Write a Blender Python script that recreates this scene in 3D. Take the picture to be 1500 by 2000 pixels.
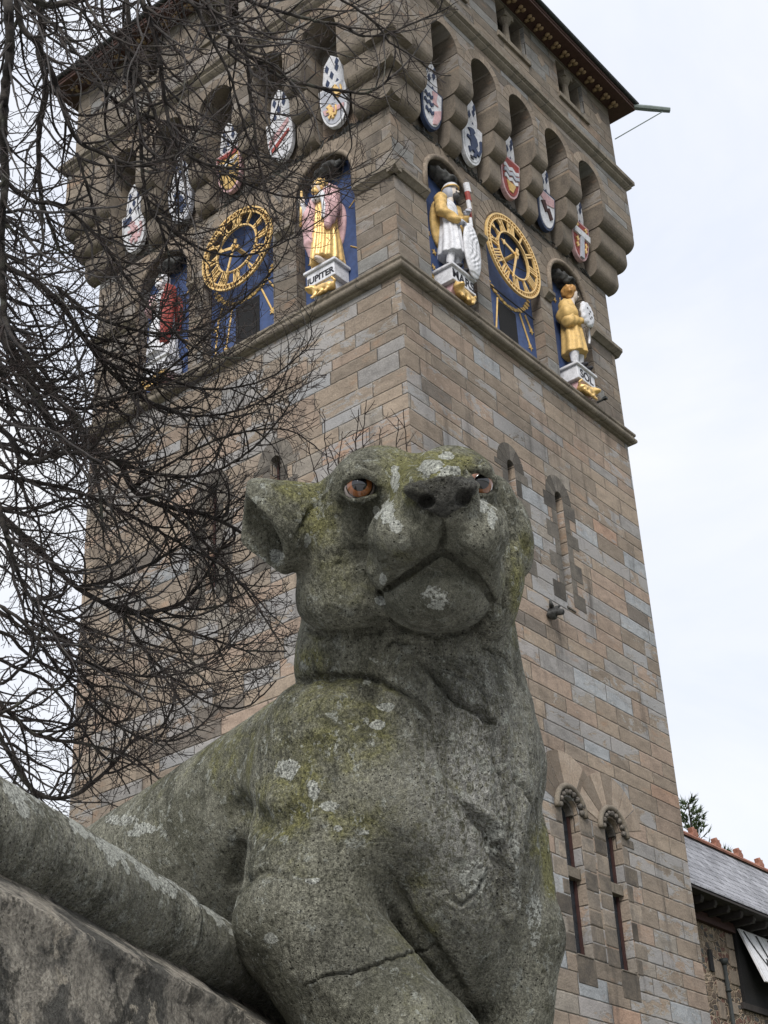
import bpy, bmesh, math, random
import numpy as np
from mathutils import Vector, Matrix

for o in list(bpy.data.objects): bpy.data.objects.remove(o)
SC = bpy.context.scene
COL = SC.collection

# ------------------------------------------------------------------ camera
CAM = np.array([-17.5403, -12.8081, 1.6])
YAW, PITCH, ROLL, FPX = 0.6536, 0.5252, -0.0518, 3077.39
def cam_axes():
    f = np.array([math.cos(YAW)*math.cos(PITCH), math.sin(YAW)*math.cos(PITCH), math.sin(PITCH)])
    r = np.array([math.sin(YAW), -math.cos(YAW), 0.0]); u = np.cross(r, f)
    r2 = math.cos(ROLL)*r + math.sin(ROLL)*u; u2 = -math.sin(ROLL)*r + math.cos(ROLL)*u
    return r2, u2, f
AX, AY, AF = cam_axes()
def pix(x, y, d):
    """world point seen at photo pixel (x, y) at distance d (metres along the view axis)"""
    x = np.asarray(x, float); y = np.asarray(y, float); d = np.asarray(d, float)
    return CAM + ((x-750)/FPX*d)[..., None]*AX - ((y-1000)/FPX*d)[..., None]*AY + d[..., None]*AF
cam = bpy.data.cameras.new('camera'); co = bpy.data.objects.new('camera', cam); COL.objects.link(co)
co.matrix_world = Matrix(((AX[0], AY[0], -AF[0], CAM[0]), (AX[1], AY[1], -AF[1], CAM[1]), (AX[2], AY[2], -AF[2], CAM[2]), (0, 0, 0, 1)))
cam.sensor_fit = 'VERTICAL'; cam.sensor_height = 36; cam.sensor_width = 27; cam.lens = FPX*36/2000
cam.clip_start = 0.05; cam.clip_end = 3000
SC.camera = co

# ------------------------------------------------------------------ sky and sun (overcast)
SUN_EL, SUN_AZ = math.radians(38), math.radians(212)     # azimuth of the sun, measured from +X towards +Y
w = bpy.data.worlds.new('World'); SC.world = w; w.use_nodes = True
nt = w.node_tree; nt.nodes.clear()
def N(nt, t, **k):
    n = nt.nodes.new(t)
    for a, b in k.items(): setattr(n, a, b)
    return n
sky = N(nt, 'ShaderNodeTexSky'); sky.sky_type = 'NISHITA'; sky.sun_disc = False
sky.sun_elevation = SUN_EL; sky.sun_rotation = math.pi/2 - SUN_AZ
tc = N(nt, 'ShaderNodeTexCoord')
mp = N(nt, 'ShaderNodeMapping'); mp.inputs['Scale'].default_value = (1.6, 1.6, 3.2)
nz = N(nt, 'ShaderNodeTexNoise'); nz.inputs['Scale'].default_value = 2.1; nz.inputs['Detail'].default_value = 7; nz.inputs['Roughness'].default_value = .55
nz.inputs['Distortion'].default_value = .4
rp = N(nt, 'ShaderNodeValToRGB'); rp.color_ramp.elements[0].position = .30; rp.color_ramp.elements[1].position = .68
rp.color_ramp.elements[0].color = (3.50, 3.75, 4.35, 1); rp.color_ramp.elements[1].color = (4.35, 4.4, 4.5, 1)
mx = N(nt, 'ShaderNodeMixRGB'); mx.inputs[0].default_value = .95
bg = N(nt, 'ShaderNodeBackground'); bg.inputs['Strength'].default_value = .1
wo = N(nt, 'ShaderNodeOutputWorld')
L = nt.links.new
L(tc.outputs['Generated'], mp.inputs[0]); L(mp.outputs[0], nz.inputs['Vector']); L(nz.outputs['Fac'], rp.inputs[0])
# an overcast dome is brighter overhead than low down
sx = N(nt, 'ShaderNodeSeparateXYZ'); L(tc.outputs['Generated'], sx.inputs[0])
er = N(nt, 'ShaderNodeMapRange'); er.interpolation_type = 'SMOOTHSTEP'; er.inputs[1].default_value = .70; er.inputs[2].default_value = 1.0; er.inputs[3].default_value = 1.0; er.inputs[4].default_value = 1.7
L(sx.outputs[2], er.inputs[0])
vm = N(nt, 'ShaderNodeVectorMath'); vm.operation = 'SCALE'; L(rp.outputs[0], vm.inputs[0]); L(er.outputs[0], vm.inputs['Scale'])
L(sky.outputs[0], mx.inputs[1]); L(vm.outputs[0], mx.inputs[2]); L(mx.outputs[0], bg.inputs[0]); L(bg.outputs[0], wo.inputs[0])
sl = bpy.data.lights.new('sun', 'SUN'); sl.energy = 1.5; sl.angle = math.radians(24); sl.color = (1, .97, .92)
so = bpy.data.objects.new('sun', sl); COL.objects.link(so)
sd = Vector((math.cos(SUN_EL)*math.cos(SUN_AZ), math.cos(SUN_EL)*math.sin(SUN_AZ), math.sin(SUN_EL)))
so.rotation_euler = sd.to_track_quat('Z', 'Y').to_euler(); so.location = (-30, -20, 40)
SC.view_settings.view_transform = 'Standard'; SC.view_settings.look = 'None'
SC.view_settings.exposure = 1.24; SC.view_settings.gamma = 1.0

RNG = np.random.default_rng(7)
random.seed(7)

# ------------------------------------------------------------------ object helpers
def link(name, me, mat=None, parent=None, smooth=False):
    o = bpy.data.objects.new(name, me); COL.objects.link(o)
    if mat is not None:
        for m in (mat if isinstance(mat, (list, tuple)) else [mat]): me.materials.append(m)
    if parent is not None: o.parent = parent
    if smooth and hasattr(me, 'polygons'): me.polygons.foreach_set('use_smooth', [True]*len(me.polygons))
    return o
def tag(o, label, cat, group=None, kind=None):
    if kind: o['kind'] = kind
    if label: o['label'] = label
    if cat: o['category'] = cat
    if group: o['group'] = group
    return o
def thing(name, loc, label, cat, group=None):
    o = bpy.data.objects.new(name, None); COL.objects.link(o); o.location = loc; o.empty_display_size = .2
    return tag(o, label, cat, group)
def structure(o): o['kind'] = 'structure'; return o

class MB:
    """collects shapes and links them as ONE mesh object"""
    def __init__(self): self.v = []; self.f = []; self.mi = []; self.t = []
    def add(self, vs, fs, mi=0, tint=None):
        b = len(self.v); self.v += [tuple(map(float, p)) for p in vs]
        for f in fs: self.f.append([b+i for i in f]); self.mi.append(mi); self.t.append(random.random() if tint is None else tint)
        return self
    def box(self, lo, hi, mi=0, tint=None, M=None):
        x0, y0, z0 = lo; x1, y1, z1 = hi
        vs = [(x0,y0,z0),(x1,y0,z0),(x1,y1,z0),(x0,y1,z0),(x0,y0,z1),(x1,y0,z1),(x1,y1,z1),(x0,y1,z1)]
        if M: vs = [M(*p) for p in vs]
        t = random.random() if tint is None else tint
        return self.add(vs, [(0,3,2,1),(4,5,6,7),(0,1,5,4),(1,2,6,5),(2,3,7,6),(3,0,4,7)], mi, t)
    def prism(self, poly, a, b, M, mi=0, tint=None):
        """polygon (list of 2-tuples) swept from a to b; M(p, q, s) -> point"""
        n = len(poly); vs = [M(p, q, a) for p, q in poly] + [M(p, q, b) for p, q in poly]
        t = random.random() if tint is None else tint
        return self.add(vs, [tuple(range(n-1, -1, -1)), tuple(range(n, 2*n))] + [(i, (i+1) % n, n+(i+1) % n, n+i) for i in range(n)], mi, t)
    def tube(self, pts, rad, n=8, mi=0, cap=True, tint=None):
        pts = [Vector(p) for p in pts]; m = len(pts)
        if not hasattr(rad, '__len__'): rad = [rad]*m
        vs = []; up = None
        for i, p in enumerate(pts):
            d = (pts[min(i+1, m-1)]-pts[max(i-1, 0)]); d.normalize()
            if up is None: up = Vector((0, 0, 1)) if abs(d.z) < .9 else Vector((1, 0, 0))
            a = d.cross(up); a.normalize(); b = a.cross(d); up = b
            for k in range(n):
                c = 2*math.pi*k/n; vs.append(p + (a*math.cos(c)+b*math.sin(c))*rad[i])
        fs = [(i*n+k, i*n+(k+1) % n, (i+1)*n+(k+1) % n, (i+1)*n+k) for i in range(m-1) for k in range(n)]
        if cap: fs += [tuple(range(n-1, -1, -1)), tuple((m-1)*n+k for k in range(n))]
        return self.add(vs, fs, mi, tint)
    def mesh(self, name):
        me = bpy.data.meshes.new(name); me.from_pydata(self.v, [], self.f); me.polygons.foreach_set('material_index', self.mi)
        at = me.attributes.new('tint', 'FLOAT', 'FACE'); at.data.foreach_set('value', self.t)
        bm = bmesh.new(); bm.from_mesh(me); bmesh.ops.recalc_face_normals(bm, faces=bm.faces); bm.to_mesh(me); bm.free()
        me.update(); return me
    def build(self, name, mat, parent=None, smooth=False, bevel=0, seg=2):
        o = link(name, self.mesh(name), mat, parent, smooth)
        if bevel:
            md = o.modifiers.new('bevel', 'BEVEL'); md.width = bevel; md.segments = seg; md.limit_method = 'ANGLE'; md.angle_limit = math.radians(40)
        return o

# ------------------------------------------------------------------ materials
def newmat(name):
    m = bpy.data.materials.new(name); m.use_nodes = True; t = m.node_tree; t.nodes.clear()
    out = N(t, 'ShaderNodeOutputMaterial'); b = N(t, 'ShaderNodeBsdfPrincipled'); t.links.new(b.outputs[0], out.inputs[0])
    b.inputs['Roughness'].default_value = .85; b.inputs['Specular IOR Level'].default_value = .25
    return m, t, b
class G:
    """tiny node-graph writer"""
    def __init__(s, t): s.t = t
    def _in(s, sock, v):
        if isinstance(v, bpy.types.NodeSocket): s.t.links.new(v, sock)
        elif v is not None:
            try: sock.default_value = v
            except Exception: sock.default_value = (*v, 1)
    def m(s, op, a, b=None, c=None, clamp=False):
        n = N(s.t, 'ShaderNodeMath', operation=op, use_clamp=clamp)
        s._in(n.inputs[0], a); s._in(n.inputs[1], b); s._in(n.inputs[2], c); return n.outputs[0]
    def noise(s, vec, scale, detail=4, rough=.55, dist=0, dim='3D', w=None, col=False):
        n = N(s.t, 'ShaderNodeTexNoise', noise_dimensions=dim)
        if vec is not None: s._in(n.inputs['Vector'], vec)
        if w is not None: s._in(n.inputs['W'], w)
        n.inputs['Scale'].default_value = scale; n.inputs['Detail'].default_value = detail; n.inputs['Roughness'].default_value = rough; n.inputs['Distortion'].default_value = dist
        return n.outputs['Color' if col else 'Fac']
    def vor(s, vec=None, scale=1, feature='F1', dim='3D', w=None, rnd=1, out='Distance'):
        n = N(s.t, 'ShaderNodeTexVoronoi', feature=feature, voronoi_dimensions=dim)
        if vec is not None: s._in(n.inputs['Vector'], vec)
        if w is not None: s._in(n.inputs['W'], w)
        n.inputs['Scale'].default_value = scale; n.inputs['Randomness'].default_value = rnd
        return n.outputs[out]
    def ramp(s, f, stops, interp='LINEAR'):
        n = N(s.t, 'ShaderNodeValToRGB'); cr = n.color_ramp; cr.interpolation = interp
        while len(cr.elements) < len(stops): cr.elements.new(.5)
        for e, (p, c) in zip(cr.elements, stops):
            e.position = p; e.color = (*c, 1) if hasattr(c, '__len__') else (c, c, c, 1)
        s._in(n.inputs[0], f); return n.outputs[0]
    def mix(s, f, a, b, mode='MIX'):
        n = N(s.t, 'ShaderNodeMixRGB', blend_type=mode); s._in(n.inputs[0], f); s._in(n.inputs[1], a); s._in(n.inputs[2], b); return n.outputs[0]
    def sstep(s, x, a, b):
        n = N(s.t, 'ShaderNodeMapRange', interpolation_type='SMOOTHSTEP'); s._in(n.inputs[0], x); n.inputs[1].default_value = a; n.inputs[2].default_value = b; return n.outputs[0]
    def obj(s): return N(s.t, 'ShaderNodeTexCoord').outputs['Object']
    def pos(s): return N(s.t, 'ShaderNodeNewGeometry').outputs['Position']
    def scale(s, v, k):
        n = N(s.t, 'ShaderNodeMapping'); s._in(n.inputs[0], v); n.inputs['Scale'].default_value = k; return n.outputs[0]
    def sep(s, v):
        n = N(s.t, 'ShaderNodeSeparateXYZ'); s._in(n.inputs[0], v); return n.outputs
    def comb(s, x, y, z):
        n = N(s.t, 'ShaderNodeCombineXYZ'); s._in(n.inputs[0], x); s._in(n.inputs[1], y); s._in(n.inputs[2], z); return n.outputs[0]
    def attr(s, name, out='Fac'):
        n = N(s.t, 'ShaderNodeAttribute', attribute_name=name); return n.outputs[out]
    def bump(s, h, dist, strength=1, nrm=None):
        n = N(s.t, 'ShaderNodeBump'); s._in(n.inputs['Height'], h); n.inputs['Distance'].default_value = dist; n.inputs['Strength'].default_value = strength
        if nrm is not None: s._in(n.inputs['Normal'], nrm)
        return n.outputs[0]

def mat_paint(name, c, rough=.55, var=.18, metal=0, bumpy=.004, dirt=.25):
    m, t, b = newmat(name); g = G(t); p = g.pos()
    n1 = g.noise(p, 9, 5, .6); n2 = g.noise(p, 45, 3)
    cc = g.mix(g.sstep(n1, .35, .75), c, [max(0, x*(1-var)) for x in c])
    cc = g.mix(g.m('MULTIPLY', g.sstep(n2, .52, .75), dirt), cc, (.09, .08, .07))
    g._in(b.inputs['Base Color'], cc); b.inputs['Roughness'].default_value = rough; b.inputs['Metallic'].default_value = metal
    g._in(b.inputs['Normal'], g.bump(n2, bumpy, .5)); return m

def mat_ashlar(name, stops, joint=(.085, .072, .06), rowh=.30, blen=.95, patch=.75, dark=.7, mul=1.0):
    m, t, b = newmat(name); g = G(t); p = g.pos()
    x, y, z = g.sep(p); nx = g.sep(N(t, 'ShaderNodeNewGeometry').outputs['True Normal'])[0]
    u = g.m('ADD', g.m('MULTIPLY', g.m('GREATER_THAN', g.m('ABSOLUTE', nx), .6), g.m('SUBTRACT', g.m('ADD', y, 31.7), x)), x)
    wob = g.noise(p, 1.3, 2); wob2 = g.noise(p, 14, 3)
    zz = g.m('ADD', z, g.m('MULTIPLY', g.m('SUBTRACT', wob2, .5), .012))
    vr = g.m('DIVIDE', zz, rowh)
    rid = g.sep(g.vor(w=vr, dim='1D', rnd=.6, out='Color'))[0]
    rde = g.m('MULTIPLY', g.vor(w=vr, dim='1D', rnd=.6, feature='DISTANCE_TO_EDGE'), rowh)
    uu = g.m('ADD', u, g.m('MULTIPLY', g.m('SUBTRACT', wob2, .5), .014))
    wu = g.m('ADD', g.m('DIVIDE', uu, blen), g.m('MULTIPLY', rid, 971.3))
    bc = g.sep(g.vor(w=wu, dim='1D', rnd=.8, out='Color'))
    bde = g.m('MULTIPLY', g.vor(w=wu, dim='1D', rnd=.8, feature='DISTANCE_TO_EDGE'), blen)
    edge = g.m('MINIMUM', rde, bde)
    # a few blocks are split in two half-height pieces
    col = g.ramp(bc[0], stops, 'CONSTANT')
    # bedding veins, mottling inside a block
    seedv = g.comb(g.m('ADD', u, g.m('MULTIPLY', bc[1], 40)), g.m('MULTIPLY', bc[2], 30), g.m('MULTIPLY', z, 2.2))
    n1 = g.noise(seedv, 3.2, 6, .62, .6); n2 = g.noise(p, 28, 5, .65)
    col = g.mix(1, col, g.ramp(n1, [(.25, .68), (.5, .98), (.75, 1.22)]), 'MULTIPLY')
    col = g.mix(1, col, g.ramp(n2, [(.3, .80), (.7, 1.16)]), 'MULTIPLY')
    # iron staining
    col = g.mix(g.m('MULTIPLY', g.sstep(g.noise(seedv, 1.7, 3), .60, .74), .35), col, (.30, .180, .11))
    # repairs of pale cement with ragged outlines
    rag = g.m('ADD', g.noise(g.comb(g.m('MULTIPLY', u, .55), g.m('MULTIPLY', bc[2], .5), g.m('MULTIPLY', z, 1.25)), 2.9, 8, .70, .6), g.m('MULTIPLY', g.m('SUBTRACT', bc[1], .5), .42))
    pm = g.m('MULTIPLY', g.sstep(rag, .625, .645), patch)
    col = g.mix(pm, col, g.mix(n2, (.225, .22, .222), (.325, .32, .32)))
    rim = g.m('MULTIPLY', g.m('MULTIPLY', g.sstep(rag, .606, .628), g.m('SUBTRACT', 1, g.sstep(rag, .628, .655))), .8*patch)
    col = g.mix(rim, col, (.40, .38, .35))
    # soot runs
    st = g.noise(g.comb(g.m('MULTIPLY', u, 1.6), g.m('MULTIPLY', g.m('ADD', x, y), .15), g.m('MULTIPLY', z, .22)), 1.5, 6, .65)
    col = g.mix(g.m('MULTIPLY', g.sstep(st, .52, .74), dark), col, (.045, .04, .036))
    col = g.mix(1, col, g.ramp(g.noise(p, .42, 5, .6), [(.3, .74), (.5, 1.0), (.7, 1.14)]), 'MULTIPLY')
    # joints
    jm = g.m('SUBTRACT', 1, g.sstep(edge, .004, .015))
    jc = g.mix(g.sstep(g.noise(p, 5, 3), .5, .62), joint, (.27, .24, .20))
    col = g.mix(g.m('MULTIPLY', jm, .62), col, jc)
    if mul != 1: col = g.mix(1, col, (mul, mul, mul), 'MULTIPLY')
    g._in(b.inputs['Base Color'], col); b.inputs['Roughness'].default_value = .9
    h = g.m('ADD', g.m('MULTIPLY', g.sstep(edge, 0, .022), 1.0), g.m('ADD', g.m('MULTIPLY', bc[2], .9), g.m('MULTIPLY', n2, .55)))
    h = g.m('ADD', h, g.m('MULTIPLY', pm, .5))
    h = g.m('ADD', h, g.m('MULTIPLY', g.noise(p, 7, 5), .7))
    g._in(b.inputs['Normal'], g.bump(h, .022, .9)); return m

def mat_stone(name, a, c, stain=.4, sc=1.0, bumpd=.012, tint=0, joints=0):
    """dressed stone without its own courses; 'tint' makes each block of the mesh differ"""
    m, t, b = newmat(name); g = G(t); p = g.pos()
    n1 = g.noise(p, 2.2*sc, 6, .62, .4); n2 = g.noise(p, 26*sc, 5, .65); n3 = g.noise(p, 90*sc, 3)
    col = g.mix(g.sstep(n1, .3, .72), a, c)
    if tint and tint < .4:
        ti = g.attr('tint'); col = g.mix(1, col, g.ramp(ti, [(0, 1-tint), (.5, 1), (1, 1+tint)]), 'MULTIPLY')
    elif tint:
        ti = g.attr('tint'); col = g.mix(1, col, g.ramp(ti, [(0, 1-tint), (.5, 1), (1, 1+tint)]), 'MULTIPLY')
    if tint and tint == .3:
        ti = g.attr('tint'); col = g.mix(1, col, g.ramp(ti, [(0, 1-tint), (.5, 1), (1, 1+tint)]), 'MULTIPLY')
        col = g.mix(g.m('MULTIPLY', g.sstep(ti, .78, .8), .4), col, (.24, .24, .25))
    col = g.mix(1, col, g.ramp(n2, [(.3, .74), (.7, 1.22)]), 'MULTIPLY')
    x, y, z = g.sep(p)
    st = g.noise(g.comb(g.m('MULTIPLY', g.m('ADD', x, y), 2.2), g.m('MULTIPLY', x, .4), g.m('MULTIPLY', z, .5)), 1.6*sc, 6, .65)
    col = g.mix(g.m('MULTIPLY', g.sstep(st, .50, .70), stain), col, (.04, .037, .033))
    if joints:
        e = g.m('MULTIPLY', g.vor(w=g.m('DIVIDE', g.m('ADD', x, g.m('MULTIPLY', y, 1.0)), joints), dim='1D', rnd=.4, feature='DISTANCE_TO_EDGE'), joints)
        col = g.mix(g.m('SUBTRACT', 1, g.sstep(e, .004, .012)), col, (.05, .045, .04))
    g._in(b.inputs['Base Color'], col); b.inputs['Roughness'].default_value = .92
    g._in(b.inputs['Normal'], g.bump(g.m('ADD', n2, g.m('MULTIPLY', n3, .4)), bumpd, .8)); return m

TAN = [(0, (0.225, 0.181, 0.142)), (.15, (0.267, 0.214, 0.166)), (.30, (0.199, 0.163, 0.130)), (.42, (0.244, 0.199, 0.159)), (.56, (0.281, 0.214, 0.168)),
       (.66, (0.237, 0.224, 0.214)), (.76, (0.253, 0.195, 0.153)), (.85, (0.145, 0.124, 0.106)), (.89, (0.242, 0.214, 0.183)), (.94, (0.276, 0.284, 0.293)), (.97, (0.314, 0.214, 0.158))]
BRN = [(0, (0.154, 0.129, 0.104)), (.16, (0.180, 0.149, 0.119)), (.33, (0.137, 0.115, 0.095)), (.5, (0.167, 0.135, 0.107)), (.62, (0.192, 0.158, 0.123)),
       (.78, (0.116, 0.100, 0.085)), (.86, (0.176, 0.171, 0.162)), (.94, (0.188, 0.144, 0.110))]
M = {}
M['ashlar'] = mat_ashlar('tower ashlar', TAN)
M['ashlar_dark'] = mat_ashlar('upper stage ashlar', BRN, dark=.5, patch=.3)
M['dressed'] = mat_stone('dressed stone', (.135, .115, .092), (.205, .175, .138), .5, joints=1.1)
M['corbel'] = mat_stone('corbel stone', (.125, .105, .086), (.18, .15, .118), .45, tint=.18)
M['voussoir'] = mat_stone('voussoir stone', (.165, .135, .107), (.235, .19, .148), .35, tint=.2)
M['voussoir_low'] = mat_stone('banded voussoir stone', (.205, .160, .122), (.27, .222, .178), .2, tint=.3)
M['sooty'] = mat_stone('sooty stone', (.075, .068, .061), (.145, .128, .108), .5, tint=.45)
M['quoin'] = mat_stone('reveal stone', (.095, .083, .072), (.20, .165, .13), .5, tint=.55)
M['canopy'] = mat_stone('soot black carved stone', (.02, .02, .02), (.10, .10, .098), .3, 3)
M['blue'] = mat_paint('blue paint', (.050, .080, .185), .6, .3)
M['gold'] = mat_paint('gold leaf', (.80, .54, .22), .36, .35, .3, dirt=.45)
M['ochre'] = mat_paint('ochre paint', (.60, .40, .15), .55, .35, .1, dirt=.45)
M['white'] = mat_paint('white paint', (.62, .62, .65), .6, .28, dirt=.55)
M['grey'] = mat_paint('grey paint', (.40, .41, .46), .6, .2)
M['pink'] = mat_paint('faded red paint', (.55, .35, .36), .6, .3, dirt=.45)
M['red'] = mat_paint('red paint', (.30, .06, .05), .6, .3)
M['maroon'] = mat_paint('oxide red paint', (.048, .022, .020), .7, .3)
M['ink'] = mat_paint('black paint', (.02, .02, .025), .6, .2)
M['navy'] = mat_paint('dark blue paint', (.035, .05, .10), .6, .3)
M['flesh'] = mat_paint('flesh paint', (.60, .52, .46), .6, .15)
M['beard'] = mat_paint('dark hair paint', (.06, .055, .055), .6, .3)
M['iron'] = mat_paint('dark iron', (.03, .034, .034), .6, .3)
M['copper'] = mat_paint('weathered lead', (.16, .19, .18), .6, .3)
M['eaves'] = mat_paint('dark eaves paint', (.060, .030, .024), .7, .3)
M['tan'] = mat_paint('tan bracket paint', (.25, .17, .095), .6, .25)
M['void'] = mat_paint('unlit interior', (.012, .012, .013), .9, .1)
M['glass'] = mat_paint('leaded glass', (.03, .034, .04), .12, .4, bumpy=.01, dirt=.1)
M['timber'] = mat_paint('tarred timber', (.035, .030, .028), .8, .3)
# ------------------------------------------------------------------ sculpting: signed distances -> mesh
def smin(a, b, k):
    if k <= 0: return np.minimum(a, b)
    h = np.maximum(k-np.abs(a-b), 0)/k
    return np.minimum(a, b)-h*h*k*.25
def smax(a, b, k): return -smin(-a, -b, k)
def eul(rx=0, ry=0, rz=0):
    a, b, c = np.radians([rx, ry, rz])
    X = np.array([[1, 0, 0], [0, math.cos(a), -math.sin(a)], [0, math.sin(a), math.cos(a)]])
    Y = np.array([[math.cos(b), 0, math.sin(b)], [0, 1, 0], [-math.sin(b), 0, math.cos(b)]])
    Z = np.array([[math.cos(c), -math.sin(c), 0], [math.sin(c), math.cos(c), 0], [0, 0, 1]])
    return (Z@Y@X).astype(np.float32)
def ell(P, c, r, rot=None):
    q = P-np.asarray(c, np.float32)
    if rot is not None: q = q@eul(*rot)
    r = np.asarray(r, np.float32); k0 = np.sqrt(((q/r)**2).sum(1)); k1 = np.sqrt(((q/(r*r))**2).sum(1))+1e-9
    return k0*(k0-1)/k1
def cone(P, a, b, ra, rb):
    a = np.asarray(a, np.float32); b = np.asarray(b, np.float32); ab = b-a
    t = np.clip(((P-a)@ab)/(ab@ab), 0, 1)
    return np.sqrt(((P-a-t[:, None]*ab)**2).sum(1))-(ra+(rb-ra)*t)
def rbox(P, c, h, r=0, rot=None):
    q = P-np.asarray(c, np.float32)
    if rot is not None: q = q@eul(*rot)
    q = np.abs(q)-(np.asarray(h, np.float32)-r)
    return np.sqrt((np.maximum(q, 0)**2).sum(1))+np.minimum(q.max(1), 0)-r
def chain(P, pts, rad, k=0):
    d = None
    for i in range(len(pts)-1):
        e = cone(P, pts[i], pts[i+1], rad[i], rad[i+1]); d = e if d is None else smin(d, e, k)
    return d
def sdf_mesh(fn, lo, hi, h, B=4):
    """naive surface nets over a grid that is only sampled finely near the surface; returns verts, quads"""
    lo = np.asarray(lo, np.float32); nb = np.ceil((np.asarray(hi)-lo)/(h*B)).astype(int); n = nb*B
    ax = [lo[i]+h*(B*np.arange(nb[i])+(B-1)/2) for i in range(3)]
    C = np.stack(np.meshgrid(*ax, indexing='ij'), -1).reshape(-1, 3).astype(np.float32)
    d = np.concatenate([fn(c) for c in np.array_split(C, max(1, len(C)//300000))])
    D = np.repeat(np.repeat(np.repeat(d.reshape(nb), B, 0), B, 1), B, 2).astype(np.float32)
    act = np.argwhere(np.abs(d.reshape(nb)) < h*B*2.0)
    off = np.stack(np.meshgrid(*[np.arange(B)]*3, indexing='ij'), -1).reshape(-1, 3)
    for ch in np.array_split(act, max(1, len(act)//4000)):
        ijk = (ch[:, None, :]*B+off[None]).reshape(-1, 3)
        D[ijk[:, 0], ijk[:, 1], ijk[:, 2]] = fn((lo+h*ijk).astype(np.float32))
    D[0], D[-1], D[:, 0], D[:, -1], D[:, :, 0], D[:, :, -1] = (np.abs(D[0])+h, np.abs(D[-1])+h, np.abs(D[:, 0])+h, np.abs(D[:, -1])+h, np.abs(D[:, :, 0])+h, np.abs(D[:, :, -1])+h)
    S = D < 0
    cnt = np.zeros(tuple(np.array(S.shape)-1), np.int8)
    for a in (0, 1):
        for b in (0, 1):
            for c in (0, 1): cnt += S[a:S.shape[0]-1+a, b:S.shape[1]-1+b, c:S.shape[2]-1+c]
    cell = np.argwhere((cnt > 0) & (cnt < 8)); idx = -np.ones(cnt.shape, np.int32); idx[cell[:, 0], cell[:, 1], cell[:, 2]] = np.arange(len(cell))
    acc = np.zeros((len(cell), 3)); num = np.zeros(len(cell))
    cs = [(a, b, c) for a in (0, 1) for b in (0, 1) for c in (0, 1)]
    val = {q: D[cell[:, 0]+q[0], cell[:, 1]+q[1], cell[:, 2]+q[2]] for q in cs}
    for p in cs:
        for ax_ in range(3):
            if p[ax_] == 0:
                q = list(p); q[ax_] = 1; q = tuple(q); v0, v1 = val[p], val[q]; cr = (v0 < 0) != (v1 < 0)
                t = np.where(cr, v0/(v0-v1+1e-12), 0); pt = np.tile(np.array(p, float), (len(cell), 1)); pt[:, ax_] += t
                acc[cr] += pt[cr]; num[cr] += 1
    V = lo+h*(cell+acc/num[:, None])
    F = []
    for ax_ in range(3):
        u, v = (ax_+1) % 3, (ax_+2) % 3
        sl0 = [slice(1, -1)]*3; sl1 = [slice(1, -1)]*3; sl0[ax_] = slice(0, -1); sl1[ax_] = slice(1, None)
        A, Bq = S[tuple(sl0)], S[tuple(sl1)]
        e = np.argwhere(A != Bq); flip = A[e[:, 0], e[:, 1], e[:, 2]]
        base = e+1; base[:, ax_] -= 1
        def ix(du, dv):
            q = base.copy(); q[:, u] += du; q[:, v] += dv; return idx[q[:, 0], q[:, 1], q[:, 2]]
        quad = np.stack([ix(-1, -1), ix(0, -1), ix(0, 0), ix(-1, 0)], 1)
        quad[~flip] = quad[~flip][:, ::-1]; F.append(quad)
    F = np.concatenate(F); F = F[(F >= 0).all(1)]
    return V, F
def relax(V, F, n=1, lam=.5):
    e = np.concatenate([F[:, [0, 1]], F[:, [1, 2]], F[:, [2, 3]], F[:, [3, 0]]])
    for _ in range(n):
        s = np.zeros_like(V); c = np.zeros(len(V))
        for k in range(3): s[:, k] = np.bincount(e[:, 0], V[e[:, 1], k], len(V))+np.bincount(e[:, 1], V[e[:, 0], k], len(V))
        c = np.bincount(e[:, 0], minlength=len(V))+np.bincount(e[:, 1], minlength=len(V)); V = V+lam*(s/np.maximum(c, 1)[:, None]-V)
    return V
def vnormals(V, F):
    n = np.cross(V[F[:, 2]]-V[F[:, 0]], V[F[:, 3]]-V[F[:, 1]]); N_ = np.zeros_like(V)
    for k in range(4):
        for a in range(3): N_[:, a] += np.bincount(F[:, k], n[:, a], len(V))
    return N_/np.maximum(np.linalg.norm(N_, axis=1), 1e-9)[:, None]
def vnoise(P, seed=0):
    """smooth value noise in [-1, 1]"""
    i = np.floor(P).astype(np.int64); f = P-i; f = f*f*(3-2*f); r = 0
    for a in (0, 1):
        for b in (0, 1):
            for c in (0, 1):
                hsh = ((i[:, 0]+a)*374761393+(i[:, 1]+b)*668265263+(i[:, 2]+c)*2147483647+seed*974711) & 0x7fffffff
                hsh = ((hsh ^ (hsh >> 13))*1274126177) & 0x7fffffff; hsh = hsh ^ (hsh >> 16)
                r = r+(hsh % 65536)/32767.5*(f[:, 0] if a else 1-f[:, 0])*(f[:, 1] if b else 1-f[:, 1])*(f[:, 2] if c else 1-f[:, 2])
    return r-1
def fbm(P, o=3, seed=0):
    s = 0; a = 1; t = 0
    for k in range(o): s = s+a*vnoise(P*2**k+17.3*k, seed+k); t += a; a *= .5
    return s/t
def np_mesh(name, V, F):
    me = bpy.data.meshes.new(name); me.from_pydata(V.tolist(), [], F.tolist()); me.update(); me.polygons.foreach_set('use_smooth', [True]*len(me.polygons)); return me
def set_attr(me, name, val):
    a = me.attributes.new(name, 'FLOAT', 'POINT'); a.data.foreach_set('value', np.asarray(val, np.float32))
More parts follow.
